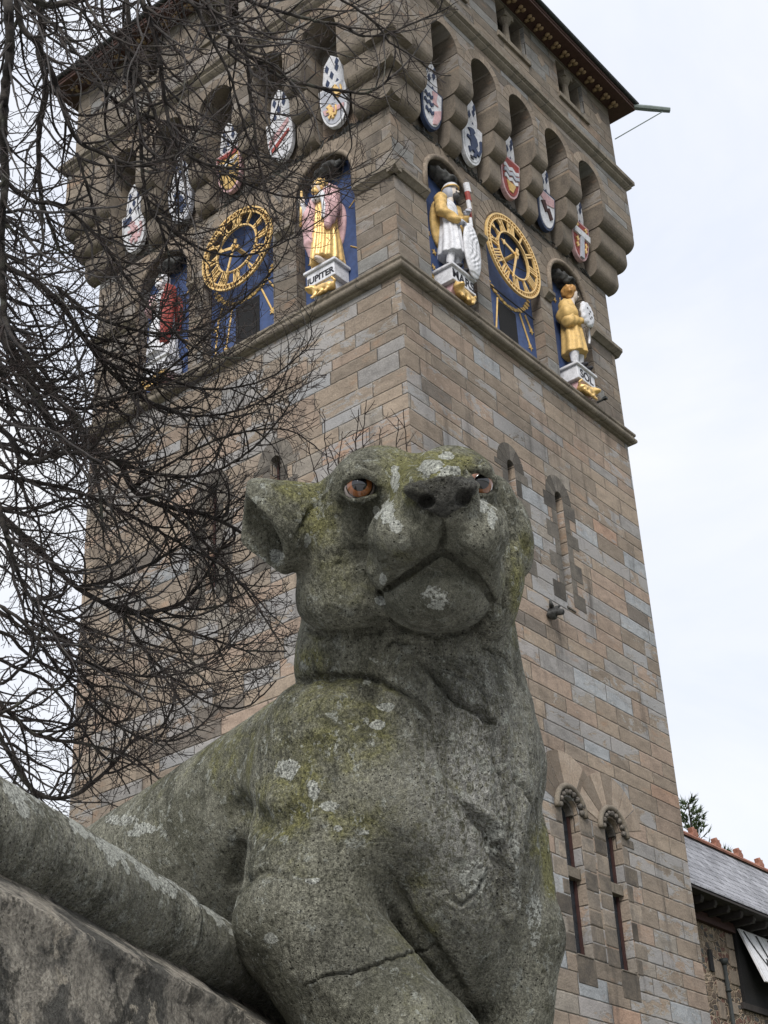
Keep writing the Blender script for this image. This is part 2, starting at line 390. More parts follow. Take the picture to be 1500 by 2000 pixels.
def polydist(X, Y, pts):
    """distance in the X-Y plane to a polyline, and position along it (0..1)"""
    best = np.full(len(X), 1e9); tt = np.zeros(len(X)); n = len(pts)-1
    for i in range(n):
        ax_, ay = pts[i]; bx, by = pts[i+1]; dx, dy = bx-ax_, by-ay
        t = np.clip(((X-ax_)*dx+(Y-ay)*dy)/(dx*dx+dy*dy+1e-9), 0, 1); d = np.hypot(X-ax_-t*dx, Y-ay-t*dy)
        m = d < best; best[m] = d[m]; tt[m] = (i+t[m])/n
    return best, tt
# ------------------------------------------------------------------ ground
gm, gt, gb = newmat('grass'); g = G(gt); p = g.pos()
g._in(gb.inputs['Base Color'], g.mix(g.noise(p, 1.5, 8, .7), (.045, .06, .02), (.10, .11, .05)))
g._in(gb.inputs['Normal'], g.bump(g.noise(p, 30, 6, .7), .05))
pv, gt, gb = newmat('concrete paving'); g = G(gt); p = g.pos()
g._in(gb.inputs['Base Color'], g.mix(g.noise(p, 2.5, 7, .7), (.34, .335, .325), (.46, .455, .44))); g._in(gb.inputs['Normal'], g.bump(g.noise(p, 60, 5), .004))
pm_ = MB().add([(-60, -40, .004), (8, -40, .004), (-6, -3, .004), (-60, 12, .004)], [(0, 1, 2, 3)]).build('pavement', pv)  # out of view; laid pale to bounce fill light up at the statue
tag(pm_, 'pale concrete pavement in front of the parapet wall', 'pavement', kind='structure')
gr = MB().add([(-1500, -1500, 0), (1500, -1500, 0), (1500, 1500, 0), (-1500, 1500, 0)], [(0, 1, 2, 3)]).build('ground', gm)
tag(gr, 'flat grass lawn round the castle', 'ground', kind='structure')
# ------------------------------------------------------------------ tower
WR, WL = 7.6, 7.95
FR = lambda u, d, z: (u, -d, z)        # right face: u from the near corner, d outward
FL = lambda u, d, z: (-d, u, z)        # left face
tower = thing('clock_tower', (0, 0, 0), 'tall square stone clock tower with corbelled arches under its eaves', 'clock tower')

def arch_poly(u0, u1, z0, zs, n=14, point=0):
    """rectangle u0..u1 from z0 to zs with a round (or slightly pointed) head above"""
    c = (u0+u1)/2; r = (u1-u0)/2
    pts = [(u0, z0), (u1, z0)]
    for i in range(n+1):
        a = math.pi*i/n; pts.append((c+r*math.cos(a), zs+r*math.sin(a)*(1+point)))
    return pts
def cut(obj, cutters):
    cm = link('cutters', cutters.mesh('cutters'))
    md = obj.modifiers.new('cut', 'BOOLEAN'); md.operation = 'DIFFERENCE'; md.object = cm; md.solver = 'EXACT'; md.use_self = True
    dg = bpy.context.evaluated_depsgraph_get(); dg.update()
    me = bpy.data.meshes.new_from_object(obj.evaluated_get(dg)); old = obj.data
    obj.modifiers.clear(); obj.data = me; bpy.data.meshes.remove(old); me.name = obj.name
    bpy.data.objects.remove(cm)
    return obj

NICHE = [1.70, 5.90]; CLK = 3.82
NICHE_L = [1.66, 5.95]; CLK_L = 3.90
LANC = [(2.86, 3.10, 16.35, 14.55), (4.40, 4.66, 16.35, 14.40)]
BIGW = [(3.48, 3.98, 10.10, 7.75), (4.78, 5.28, 10.05, 7.72)]
shaft = MB().box((0, 0, -.3), (WR, WL, 22.95))
so_ = shaft.build('shaft_wall', M['ashlar'], tower)
cu = MB()
for F, NI, CK in ((FR, NICHE, CLK), (FL, NICHE_L, CLK_L)):
    P = lambda a, b, s, F=F: F(a, s, b)
    for c in NI: cu.prism(arch_poly(c-.73, c+.73, 19.36, 21.95), -.29, .3, P)
    cu.prism(arch_poly(CK-.93, CK+.93, 19.36, 21.70, 20), -.27, .3, P)
    for a, b_, zs, z0 in LANC: cu.prism(arch_poly(a, b_, z0, zs, 10, .25), -.22, .3, P)
    for a, b_, zs, z0 in BIGW: cu.prism(arch_poly(a, b_, z0, zs, 12), -.215, .3, P)
cut(so_, cu)
# the upper stage wears darker stone: split by height
me = so_.data; me.materials.append(M['ashlar_dark'])
bm = bmesh.new(); bm.from_mesh(me)
bmesh.ops.bisect_plane(bm, geom=bm.verts[:]+bm.edges[:]+bm.faces[:], plane_co=(0, 0, 19.15), plane_no=(0, 0, 1))
for f in bm.faces: f.material_index = 1 if f.calc_center_median().z > 19.15 else 0
bm.to_mesh(me); bm.free()
upper = MB().box((.06, .06, 22.95), (WR-.06, WL-.06, 26.2)).build('gallery_back_wall', M['ashlar_dark'], tower)

def band(z0, z1, prof, name, segs_r=None, segs_l=None, mat='dressed', bevel=0):
    """string course: profile list of (d, z) swept round the tower (or along given stretches of the two faces)"""
    mb = MB()
    if segs_r is None:
        pl = [(0, 0), (WR, 0), (WR, WL), (0, WL)]
        rings = []
        for d, z in prof: rings.append([(-d, -d, z), (WR+d, -d, z), (WR+d, WL+d, z), (-d, WL+d, z)])
        n = len(prof); vs = [p for r in rings for p in r]
        fs = [(i*4+k, i*4+(k+1) % 4, ((i+1) % n)*4+(k+1) % 4, ((i+1) % n)*4+k) for i in range(n) for k in range(4)]
        mb.add(vs, fs)
    return mb.build(name, M[mat], tower, bevel=bevel)
# lower string course: a fat roll under a weathered slope
roll = [(.0, 18.97), (.05, 18.98)] + [(.09+.075*math.cos(a), 19.075+.075*math.sin(a)) for a in np.linspace(-1.7, 1.1, 9)] + [(.125, 19.17), (.15, 19.20), (.15, 19.245), (.02, 19.36), (-.05, 19.36), (-.05, 18.97)]
band(0, 0, roll, 'string_course')
band(0, 0, [(-.05, 25.93), (.605, 25.93), (.66, 25.98), (.70, 26.03), (.70, 26.07), (.76, 26.12), (.76, 26.22), (.55, 26.36), (-.05, 26.36)], 'string_course')
# caps beside the niches (interrupted string course)
for F, NI, CK, Wd in ((FR, NICHE, CLK, WR), (FL, NICHE_L, CLK_L, WL)):
    cuts = [-.14, NI[0]-.77, NI[0]+.77, CK-1.06, CK+1.06, NI[1]-.77, NI[1]+.77, Wd+.14]
    for i in range(0, 8, 2):
        mb = MB(); a, b_ = cuts[i], cuts[i+1]
        if i == 0 and F is FL: a = -.137
        e = .004 if F is FL else 0
        mb.prism([(-.06, 21.26), (.03, 21.26), (.10-e, 21.33), (.14-e, 21.36), (.14-e, 21.44), (.02, 21.55), (-.06, 21.55)], a, b_, lambda d, z, s, F=F: F(s, d, z))
        mb.build('pier_cap', M['dressed'], tower)

# arch mouldings and voussoirs
def voussoirs(F, c, zs, r0, r1, n, d0, d1, name, mat, a0=0, a1=math.pi, gap=.012, point=0):
    mb = MB()
    for i in range(n):
        s = a0+(a1-a0)*i/n+gap; e = a0+(a1-a0)*(i+1)/n-gap
        poly = []
        for a in np.linspace(s, e, 4): poly.append((c+r0*math.cos(a), zs+r0*math.sin(a)*(1+point)))
        for a in np.linspace(e, s, 4): poly.append((c+r1*math.cos(a), zs+r1*math.sin(a)*(1+point*.8)))
        mb.prism(poly, d0, d1, lambda p, q, sft, F=F: F(p, sft, q), tint=random.random())
    return mb.build(name, M[mat], tower)
for F, NI, CK in ((FR, NICHE, CLK), (FL, NICHE_L, CLK_L)):
    for c in NI:
        voussoirs(F, c, 21.95, .80, 1.06, 11, -.2, .006, 'niche_arch', 'voussoir')
        mb = MB()          # roll moulding round the head of the niche
        pts = [F(c+.745*math.cos(a), .02, 21.95+.745*math.sin(a)) for a in np.linspace(0, math.pi, 25)]
        mb.tube([F(c+.745, .02, 21.5)]+pts+[F(c-.745, .02, 21.5)], .055, 8)
        mb.build('niche_roll', M['voussoir'], tower, smooth=True)
        mb = MB(); mb.prism(arch_poly(c-.725, c+.725, 19.37, 21.95), -.285, -.255, lambda a, b_, s, F=F: F(a, s, b_)); mb.build('blue_panel', M['blue'], tower)
        for k in range(9):          # gilded stars and rays on the blue
            uu = c + random.uniform(-.66, .66); zz = 19.8+random.uniform(0, 2.2); s = random.uniform(.05, .085)
            star = [(uu+(s if j % 2 == 0 else s*.4)*math.cos(j*math.pi/5+k), zz+(s if j % 2 == 0 else s*.4)*math.sin(j*math.pi/5+k)) for j in range(10)]
            MB().prism(star, -.254, -.235, lambda a, b_, q, F=F: F(a, q, b_)).build('gilded_star', M['ochre'], tower)
        for k in range(6):
            a = math.pi*(.1+k*.36); uu, zz = c+.46*math.cos(a), 20.9+.85*math.sin(a)
            MB().tube([F(uu, -.245, zz), F(uu+.22*math.cos(a), -.245, zz+.28*math.sin(a))], .013, 4).build('gilded_ray', M['ochre'], tower)
    voussoirs(F, CK, 21.70, .96, 1.22, 17, -.2, .010, 'clock_arch', 'voussoir')
    mb = MB(); mb.prism(arch_poly(CK-.925, CK+.925, 19.37, 21.70, 20), -.265, -.235, lambda a, b_, s, F=F: F(a, s, b_)); mb.build('blue_panel', M['blue'], tower)
    mb = MB(); mb.box((CK-.36, -.234, 19.42), (CK+.26, -.222, 20.50), M=F); mb.build('panel_opening', M['void'], tower)
    # lancets
    for a, b_, zs, z0 in LANC:
        c = (a+b_)/2; r = (b_-a)/2
        wn = MB(); P = lambda q, z, s, F=F: F(q, s, z)
        wn.tube([F(a+.03, -.18, z0)]+[F(c-(r-.03)*math.cos(t), -.18, zs+(r-.03)*1.25*math.sin(t)) for t in np.linspace(0, math.pi, 9)]+[F(b_-.03, -.18, z0)], .022, 6)
        for k in range(1, 7): wn.box((a, -.19, z0+(zs-z0)*k/7-.008), (b_, -.165, z0+(zs-z0)*k/7+.008), M=F)
        wn.box((c-.008, -.19, z0), (c+.008, -.165, zs+r), M=F)
        wf = wn.build('window', M['maroon'], tower)
        MB().prism(arch_poly(a, b_, z0, zs, 10, .25), -.215, -.20, P).build('pane', M['glass'], wf)
        voussoirs(F, c, zs, r, r+.30, 6, -.25, .006, 'window_arch', 'sooty', point=.2)
        for side, base in ((-1, a), (1, b_)):
            mb = MB(); z = z0-.25; k = 0
            while z < zs-.02:
                h = min(random.uniform(.27, .36), zs-z); wdt = .17 if k % 2 else .40
                lo, hi = (base-wdt, base) if side < 0 else (base, base+wdt)
                mb.box((lo+.004, -.19, z+.005), (hi-.002, .005+.003*random.random(), z+h-.005), M=F, tint=random.random()*.8); z += h; k += 1
            mb.build('window_surround', M['sooty'], tower)
        mb = MB(); mb.prism([(-.3, z0), (-.3, z0+.02), (.02, z0-.33), (.02, z0-.36), (-.3, z0-.36)], a-.01, b_+.01, lambda d, z, s, F=F: F(s, d, z))
        mb.build('window_sill', M['sooty'], tower)
    # the pair of big round-headed windows
    for wi, (a, b_, zs, z0) in enumerate(BIGW):
        c = (a+b_)/2; r = (b_-a)/2; P = lambda q, z, s, F=F: F(q, s, z)
        wn = MB()
        for q in (a+.03, b_-.03): wn.box((q-.025, -.20, z0), (q+.03, -.165, zs), M=F)
        wn.box((c-.015, -.20, z0), (c+.015, -.18, zs+r*.9), M=F)
        wf = wn.build('window', M['maroon'], tower)
        MB().prism(arch_poly(a-.01, b_+.01, z0, zs, 12), -.21, -.202, P).build('pane', M['glass'], wf)
        mb = MB(); mb.box((a-.02, -.2, 9.03), (b_+.02, -.07, 9.20), M=F); mb.build('transom', M['dressed'], wf)
        # carved orders: inner dark arch, row of ball flowers, hood mould
        voussoirs(F, c, zs, r-.07, r+.02, 9, -.20, -.08, 'inner_arch', 'sooty')
        mb = MB()
        for t in np.linspace(.12, math.pi-.12, 9):
            bx = F(c+(r+.07)*math.cos(t), .03, zs+(r+.07)*math.sin(t))
            bm = bmesh.new(); bmesh.ops.create_icosphere(bm, subdivisions=2, radius=.052); mb.add([Vector(bx)+v.co for v in bm.verts], [[v.index for v in f.verts] for f in bm.faces]); bm.free()
        mb.build('ball_flowers', M['sooty'], tower, smooth=True)
        mb = MB()
        pts = [F(c+(r+.17)*math.cos(t), .03, zs+(r+.17)*math.sin(t)) for t in np.linspace(-.05, math.pi+.05, 21)]
        mb.tube(pts, .05, 8); mb.build('hood_mould', M['dressed'], tower, smooth=True)
        voussoirs(F, c, zs, r+.20, r+.78, 7, -.2, .005+.004*wi, 'window_arch', 'voussoir_low', .25, math.pi-.25, .012)
        for side, base in ((-1, a), (1, b_)):
            mb = MB(); z = z0; k = wi
            while z < zs-.02:
                h = min(random.uniform(.26, .34), zs-z)
                if zs-z-h < .12: h = zs-z
                wdt = .20 if k % 2 else .42
                if side > 0 and wi == 0 or side < 0 and wi == 1: wdt = .385
                lo, hi = (base-wdt, base) if side < 0 else (base, base+wdt)
                mb.box((lo+.004, -.24, z+.006), (hi-.003, .006+.006*random.random(), z+h-.006), M=F, tint=random.random()); z += h; k += 1
            mb.build('window_reveal', M['quoin'], tower, bevel=.02)
        mb = MB(); mb.box((a-.03, -.2, z0-.44), (b_+.03, .008, z0-.01), tint=.2, M=F); mb.box((a+.02, -.2, z0-.012), (b_-.02, .02, z0+.02), tint=.5, M=F); mb.build('window_sill', M['quoin'], tower, bevel=.015)

# ---- corbel table
OUT = .60
def corbel_profile(i):
    zb, zt = [(23.0, 23.62), (23.62, 24.18), (24.18, 24.75)][i]; d = [.24, .43, OUT-.004][i]; r = .20 if i < 2 else .24
    pts = [(-.05, zb), (d-r, zb)] + [(d-r+r*math.sin(a), zb+r-r*math.cos(a)) for a in np.linspace(.25, math.pi/2, 6)] + [(d, zt-.03), (d-.04, zt), (-.05, zt)]
    return pts
for F, Wd in ((FR, WR), (FL, WL)):
    pitch = 1.33*Wd/7.6; cen = [Wd/2+pitch*(k-2) for k in range(5)]
    hw = .44*Wd/7.6; zs = 25.15
    # outer wall carried on the arches
    e = 0 if F is FR else .003
    end0, end1 = -OUT+(.01 if F is FR else .003), Wd+OUT-(.0 if F is FR else .003)
    zlo = 24.62 if F is FR else 24.624
    poly = [(end0, 26.0), (end0, zlo)]
    for c in cen:
        poly += [(c-hw, zlo)] + [(c-hw*math.cos(t), zs+hw*math.sin(t)) for t in np.linspace(0, math.pi, 17)] + [(c+hw, zlo)]
    poly += [(end1, zlo), (end1, 26.0)]
    mb = MB(); mb.prism(poly, -.08, OUT-e, lambda p, q, s, F=F: F(p, s, q))
    mb.build('arcade_wall', M['ashlar_dark'], tower)
    for c in cen: voussoirs(F, c, zs, hw+.002, hw+.21, 9, OUT-.15, OUT+.006, 'arcade_arch', 'voussoir')
    edges = [(-9, cen[0]-hw)] + [(cen[k]+hw, cen[k+1]-hw) for k in range(4)] + [(cen[4]+hw, 99)]
    for (a, b_) in edges:
        mb = MB()
        for i in range(3):
            pr = corbel_profile(i); dd = max(q[0] for q in pr)
            if F is FL: pr = [(q[0]-(.003 if q[0] > .1 else 0), q[1]+.004) for q in pr]
            aa = a-.006*(i == 2) if a > -5 else -dd+(.012 if F is FR else .006); bb = b_+.006*(i == 2) if b_ < 50 else Wd+dd-.006
            mb.prism(pr, aa+(.015*(2-i) if a > -5 else 0), bb-(.015*(2-i) if b_ < 50 else 0), lambda d, z, s, F=F: F(s, d, z))
        mb.build('corbel', M['corbel'], tower)
    # rubbish and old nests on the ledge under the shields
    mb = MB()
    for k in range(150):
        u = random.uniform(.3, Wd-.3); s = random.uniform(.02, .05)
        a = random.uniform(0, 6.3); q = Vector((math.cos(a)*s*3, random.uniform(-.4, .4)*s, math.sin(a)*s*1.5))
        p0 = Vector((u, random.uniform(-.03, .03), 22.97+random.uniform(0, .12)))
        mb.tube([F(*(p0-q)), F(*(p0+q))], s*.4, 4)
    mb.build('ledge_debris', M['canopy'], tower)['kind'] = 'stuff'

# ---- top storey with paired openings, eaves and roof
top = MB().box((-.5, -.5, 26.3), (WR+.5, WL+.5, 28.52)).build('top_wall', M['ashlar_dark'], tower)
cu = MB(); PAIRS = {0: [1.62, 3.98, 6.36], 1: [1.6, 3.97, 6.4]}
for fi, F in enumerate((FR, FL)):
    for c in PAIRS[fi]: cu.box((c-.55, -.2, 27.30), (c+.55, .8, 28.36), M=F)
cut(top, cu)
for fi, F in enumerate((FR, FL)):
    for c in PAIRS[fi]:
        mb = MB(); mb.tube([F(c, .36, z) for z in (27.36, 27.42, 27.46, 28.02, 28.08, 28.2)], [.12, .12, .085, .075, .11, .16], 12)
        mb.box((c-.14, .22, 27.30), (c+.14, .49, 27.37), M=F); mb.box((c-.17, .2, 28.19), (c+.17, .495, 28.36), M=F)
        for s in (-1, 1): mb.box((c+s*.55-.02, .1, 27.3), (c+s*.55+.02, .4, 28.36), M=F)
        mb.build('window_column', M['dressed'], tower, bevel=.01)
        MB().box((c-.55, -.18, 27.30), (c+.55, -.15, 28.36), M=F).build('window_void', M['void'], tower)
        mb = MB(); mb.box((c-.62, .45, 27.16), (c+.62, .56, 27.30), M=F); mb.build('window_ledge', M['dressed'], tower, bevel=.01)
    for j in range(3):
        u = [.35, 5.15, 7.55][j]
        mb = MB(); mb.prism([(u, 27.62), (u+.16, 27.80), (u, 27.98), (u-.16, 27.80)], .45, .506, lambda a, b_, s, F=F: F(a, s, b_)); mb.build('diamond_stone', M['voussoir_low'], tower)
EO = .98
mb = MB()
rings = [(.48, 28.50), (EO, 28.50), (EO, 28.56), (EO+.02, 28.57), (EO+.02, 28.68), (EO-.05, 28.70)]
vs = []
for d, z in rings: vs += [(-d, -d, z), (WR+d, -d, z), (WR+d, WL+d, z), (-d, WL+d, z)]
vs.append((WR/2, WL/2, 36.5))
fs = [(i*4+k, i*4+(k+1) % 4, (i+1)*4+(k+1) % 4, (i+1)*4+k) for i in range(5) for k in range(4)] + [(20+k, 20+(k+1) % 4, 24) for k in range(4)]
mb.add(vs, fs); mb.build('roof', M['eaves'], tower)
mb = MB()
for k in range(4):
    a = Vector([(-1, -1), (1, -1), (1, 1), (-1, 1)][k]+(0,)); b_ = Vector([(1, -1), (1, 1), (-1, 1), (-1, -1)][k]+(0,))
    cpt = lambda s: Vector((WR/2+s.x*(WR/2+EO+.05), WL/2+s.y*(WL/2+EO+.05), 28.70))
    mb.tube([cpt(a), cpt(b_)], .06, 8)
mb.build('gutter', M['iron'], tower, smooth=True)
for F, Wd in ((FR, WR), (FL, WL)):
    nmod = 25
    for k in range(nmod):
        u = -.42+(Wd+.84)*k/(nmod-1); mb = MB()
        for s in (-.055, .055):
            bm = bmesh.new(); bmesh.ops.create_uvsphere(bm, u_segments=8, v_segments=6, radius=.05)
            mb.add([F(u+s+v.co.x, .74+v.co.y*1.3, 28.45+v.co.z*.9) for v in bm.verts], [[v.index for v in f.verts] for f in bm.faces]); bm.free()
        mb.box((u-.03, .58, 28.42), (u+.03, .68, 28.5), M=F)
        mb.build('eaves_bracket', M['tan'], tower, smooth=True)
mb = MB(); p0 = Vector((WR+EO-.1, -EO+.1, 28.62)); dr = Vector((.707, -.707, -.06))
mb.tube([p0, p0+dr*.5, p0+dr*1.0], [.07, .075, .065], 8)
mb.tube([p0+dr*.9, Vector((WR+.55, -.55, 27.55))], .014, 5)
mb.build('water_spout', M['copper'], tower)
for k, (u, z, s) in enumerate(((3.72, 13.66, .10),)):
    mb = MB(); bm = bmesh.new(); bmesh.ops.create_icosphere(bm, subdivisions=3, radius=s)
    def hd(v):
        q = v.co*1.0; q.z *= 1.15
        return FR(u+q.x+.02*math.sin(q.z*40), .10-q.y*1.2+.03*math.cos(q.z*45)*(1 if q.y < 0 else 0), z+q.z)
    mb.add([hd(v) for v in bm.verts], [[v.index for v in f.verts] for f in bm.faces]); bm.free()
    for sx in (-1, 1): mb.tube([FR(u+sx*.06, .12, z+.1), FR(u+sx*.15, .16, z+.17)], [.045, .02], 6)
    mb.tube([FR(u, .2, z-.01), FR(u, .30, z-.05)], [.07, .05], 8)
    mb.build('carved_head', M['canopy'], tower, smooth=True)
mb = MB(); mb.box((6.52, .0, 19.50), (6.55, .2, 19.53), M=FR); mb.box((6.49, .16, 19.5), (6.57, .24, 19.55), M=FR); mb.build('lamp_bracket', M['iron'], tower)
# ------------------------------------------------------------------ clocks
def clock(F, CK, sgn, label):
    Q = lambda q, d, z: F(CK+sgn*q, d+(.05 if d > -.07 else 0), 21.68+z)            # q runs to the viewer's right
    root = thing('tower_clock', Q(0, 0, 0), label, 'clock', 'gilded clocks of the tower'); 
    off = Vector(Q(0, 0, 0))
    def build(mb, name, mat, **k):
        mb.v = [tuple(Vector(p)-off) for p in mb.v]; return mb.build(name, M[mat], root, **k)
    def ring(r0, r1, d0, d1, n=72):
        mb = MB(); vs = []
        for i in range(n):
            a = 2*math.pi*i/n
            for r, d in ((r0, d0), (r1, d0), (r1, d1), (r0, d1)): vs.append(Q(r*math.sin(a), d, r*math.cos(a)))
        mb.add(vs, [(i*4+k, i*4+(k+1) % 4, ((i+1) % n)*4+(k+1) % 4, ((i+1) % n)*4+k) for i in range(n) for k in range(4)]); return mb
    build(ring(.898, .935, -.05, .0), 'dial_ring', 'gold'); mb = ring(.80, .83, -.05, .0); build(ring(.512, .545, -.05, .0), 'dial_ring', 'gold')
    for i in range(60):
        a = 2*math.pi*i/60
        P = lambda x, y, s: Q(x*math.cos(a)+y*math.sin(a), s, y*math.cos(a)-x*math.sin(a))
        mb.prism([(-.011, .82), (.011, .82), (.011, .895), (-.011, .895)], -.048, -.004, P)
    build(mb, 'minute_track', 'gold')
    roman = ['XII', 'I', 'II', 'III', 'IIII', 'V', 'VI', 'VII', 'VIII', 'IX', 'X', 'XI']
    wid = {'I': .062, 'V': .125, 'X': .125}
    for h, txt in enumerate(roman):
        a = 2*math.pi*h/12; mb = MB(); tot = sum(wid[c] for c in txt); x = -tot/2
        def bar(x0, y0, x1, y1, wdt):
            def P(u, v, s):
                ux, uy = x1-x0, y1-y0; l = math.hypot(ux, uy); px_ = x0+ux*v-uy/l*u*wdt; py_ = y0+uy*v+ux/l*u*wdt
                return Q(px_*math.cos(a)+py_*math.sin(a), s, py_*math.cos(a)-px_*math.sin(a))
            mb.prism([(-.5, 0), (.5, 0), (.5, 1), (-.5, 1)], -.046, -.006, P)
        for c in txt:
            wc = wid[c]; m0, m1 = x, x+wc; xm = (m0+m1)/2
            if c == 'I': bar(xm, .535, xm, .81, .030)
            if c == 'V': bar(m0+.02, .81, xm, .535, .036); bar(m1-.015, .81, xm+.004, .535, .022)
            if c == 'X': bar(m0+.015, .81, m1-.015, .535, .036); bar(m1-.015, .81, m0+.015, .535, .02)
            x += wc
        build(mb, 'numeral', 'gold')
    def hand(ang, ln, w0, w1, name, d, spade):
        a = math.radians(ang); mb = MB()
        P = lambda x, y, s: Q(x*math.cos(a)+y*math.sin(a), s, y*math.cos(a)-x*math.sin(a))
        poly = [(-w0, -.10), (w0, -.10), (w1, ln*.72), (w1*2.6, ln*.78), (w1*.9, ln*.86), (0, ln), (-w1*.9, ln*.86), (-w1*2.6, ln*.78), (-w1, ln*.72)] if spade else [(-w0, -.16), (w0, -.16), (w1, ln), (-w1, ln)]
        mb.prism(poly, d, d+.02, P); build(mb, name, 'gold')
    hand(284, .50, .038, .028, 'hour_hand', .02, True); hand(198, .74, .034, .016, 'minute_hand', .05, False)
    mb = MB(); mb.tube([Q(0, -.23, 0), Q(0, .09, 0)], .05, 12); build(mb, 'hub', 'gold')
    mb = MB()
    for k in range(3):
        a = math.radians(100+k*120); mb.tube([Q(0, -.2, 0), Q(.5*math.sin(a), -.06, .5*math.cos(a))], .012, 5)
    mb.tube([Q(-.85, -.16, -1.02), Q(.85, -.16, -1.02)], .014, 5)
    build(mb, 'dial_stay', 'iron')
    # gilded clouds, garland and rays painted in relief on the blue below the dial
    mb = MB()
    for k in range(19):
        t = math.radians(205+k*130/18); p0 = Vector((0, 0))
        r = .07 if k % 3 else .05
        q, z = 1.02*math.cos(t)*.86, .98*math.sin(t)-.14
        mb.prism([(q+r*math.cos(j*1.05)*1.2, z+r*.6*math.sin(j*1.05)) for j in range(6)], -.234, -.21, lambda x, y, s: Q(x, s, y))
    for q, z, q2, z2 in ((-.35, -1.12, -.52, -2.05), (.42, -1.08, .70, -1.75), (-.62, -1.0, -.78, -1.45), (-.72, -1.2, -.82, -2.2), (.62, -1.0, .80, -1.30)):
        mb.tube([Q(q, -.225, z), Q(q2, -.225, z2)], .022, 4)
        mb.prism([(q2+(.085 if j % 2 == 0 else .035)*math.cos(j*math.pi/5), z2+(.085 if j % 2 == 0 else .035)*math.sin(j*math.pi/5)) for j in range(10)], -.234, -.215, lambda x, y, s: Q(x, s, y))
    build(mb, 'gilded_rays', 'ochre')
    return root
clock(FR, CLK, 1, 'gilded openwork clock to the right of the sword and shield figure, clear of branches')
clock(FL, CLK_L, -1, 'gilded openwork clock half hidden by bare branches, left of the golden bearded figure')
# ------------------------------------------------------------------ painted statues in the niches
M['curls'] = mat_paint('bronze gold paint', (.42, .22, .07), .45, .4, .2, dirt=.5)
PL = 19.94; FS = 1.05
def fig_part(root, O, name, mat, fn, lo, hi, h=.022, noise=.0):
    V, F = sdf_mesh(fn, lo, hi, h if not False else .03, 4)
    if len(V) == 0: return None
    V = relax(V, F, 1, .4)
    W = np.array([O(*p) for p in V]); F2 = F if O.sgn > 0 else F[:, ::-1]
    return link(name, np_mesh(name, W, F2), M[mat], root)
class Frame:
    def __init__(s, F, c, sgn): s.F, s.c, s.sgn, s.o = F, c, sgn, Vector(F(c, -.02, PL))
    def __call__(s, q, d, z): return tuple(Vector(s.F(s.c+s.sgn*q*(FS*.88 if z > 0 else 1), d*(FS if z > 0 else 1)-.02, PL+z*(FS if z > 0 else 1)))-s.o)
def pleat(P, fn, n=10, a=.014, cx=0, cy=0):
    th = np.arctan2(P[:, 1]-cy, P[:, 0]-cx); return fn+a*np.sin(th*n+2.5*np.sin(P[:, 2]*2.2))
def text_on(root, O, txt, q, d, z, size, mat):
    cu = bpy.data.curves.new('lettering', 'FONT'); cu.body = txt; cu.size = size; cu.align_x = 'CENTER'; cu.extrude = .004; cu.offset = .006
    tmp = bpy.data.objects.new('lettering', cu); COL.objects.link(tmp); dg = bpy.context.evaluated_depsgraph_get(); dg.update()
    me = bpy.data.meshes.new_from_object(tmp.evaluated_get(dg)); bpy.data.objects.remove(tmp)
    o = link('lettering', me, None, root); me.materials.clear(); me.materials.append(M[mat])
    r = Vector(O(1, 0, 0))-Vector(O(0, 0, 0)); n = Vector(O(0, 1, 0))-Vector(O(0, 0, 0)); r.normalize(); n.normalize()
    mt = Matrix((r, Vector((0, 0, 1)), n)).transposed().to_4x4(); mt.translation = Vector(O(q, d, z)); o.matrix_local = mt
    return o
def head(root, O, c, turn, hairmat, hairfn, beard=None):
    s = math.sin(turn); k = math.cos(turn); c = np.array(c)
    fw = np.array([s, k, 0]); rt = np.array([k, -s, 0])
    at = lambda r_, f_, u_: tuple(c+rt*r_+fw*f_+np.array([0, 0, u_]))
    def face(P):
        d = ell(P, at(0, 0, 0), (.105, .125, .15)); d = smin(d, ell(P, at(0, .03, -.08), (.075, .09, .08)), .03)
        d = smin(d, cone(P, at(0, .115, .02), at(0, .15, -.03), .012, .024), .015)
        for e in (-.042, .042): d = smax(d, -ell(P, at(e, .135, .018), (.026, .03, .016)), .01); 
        d = smin(d, cone(P, at(-.06, .10, .04), at(.06, .10, .04), .018, .018), .015)
        d = smax(d, -ell(P, at(0, .14, -.075), (.035, .03, .007)), .006)
        return smin(d, cone(P, at(0, -.02, -.1), at(0, -.04, -.24), .07, .08), .03)
    h = fig_part(root, O, 'head', 'flesh', face, c-.32, c+.32, .016)
    fig_part(h, O, 'hair', hairmat, lambda P: hairfn(P, at), c-.36, c+.36, .018)
    if beard: fig_part(h, O, 'beard', beard, lambda P: smin(ell(P, at(0, .085, -.12), (.085, .075, .075))+.008*np.sin(P[:, 0]*90)*np.sin(P[:, 2]*60), cone(P, at(-.06, .11, -.055), at(.06, .11, -.055), .02, .02), .02), c-.3, c+.3, .016)
    for e in (-.042, .042):
        mb = MB(); bm = bmesh.new(); bmesh.ops.create_icosphere(bm, subdivisions=2, radius=.02)
        mb.add([Vector(O(*(np.array(at(e, .112, .018))+np.array(v.co)))) for v in bm.verts], [[v.index for v in f.verts] for f in bm.faces]); bm.free()
        mb.build('eye', M['ink'], h, smooth=True)
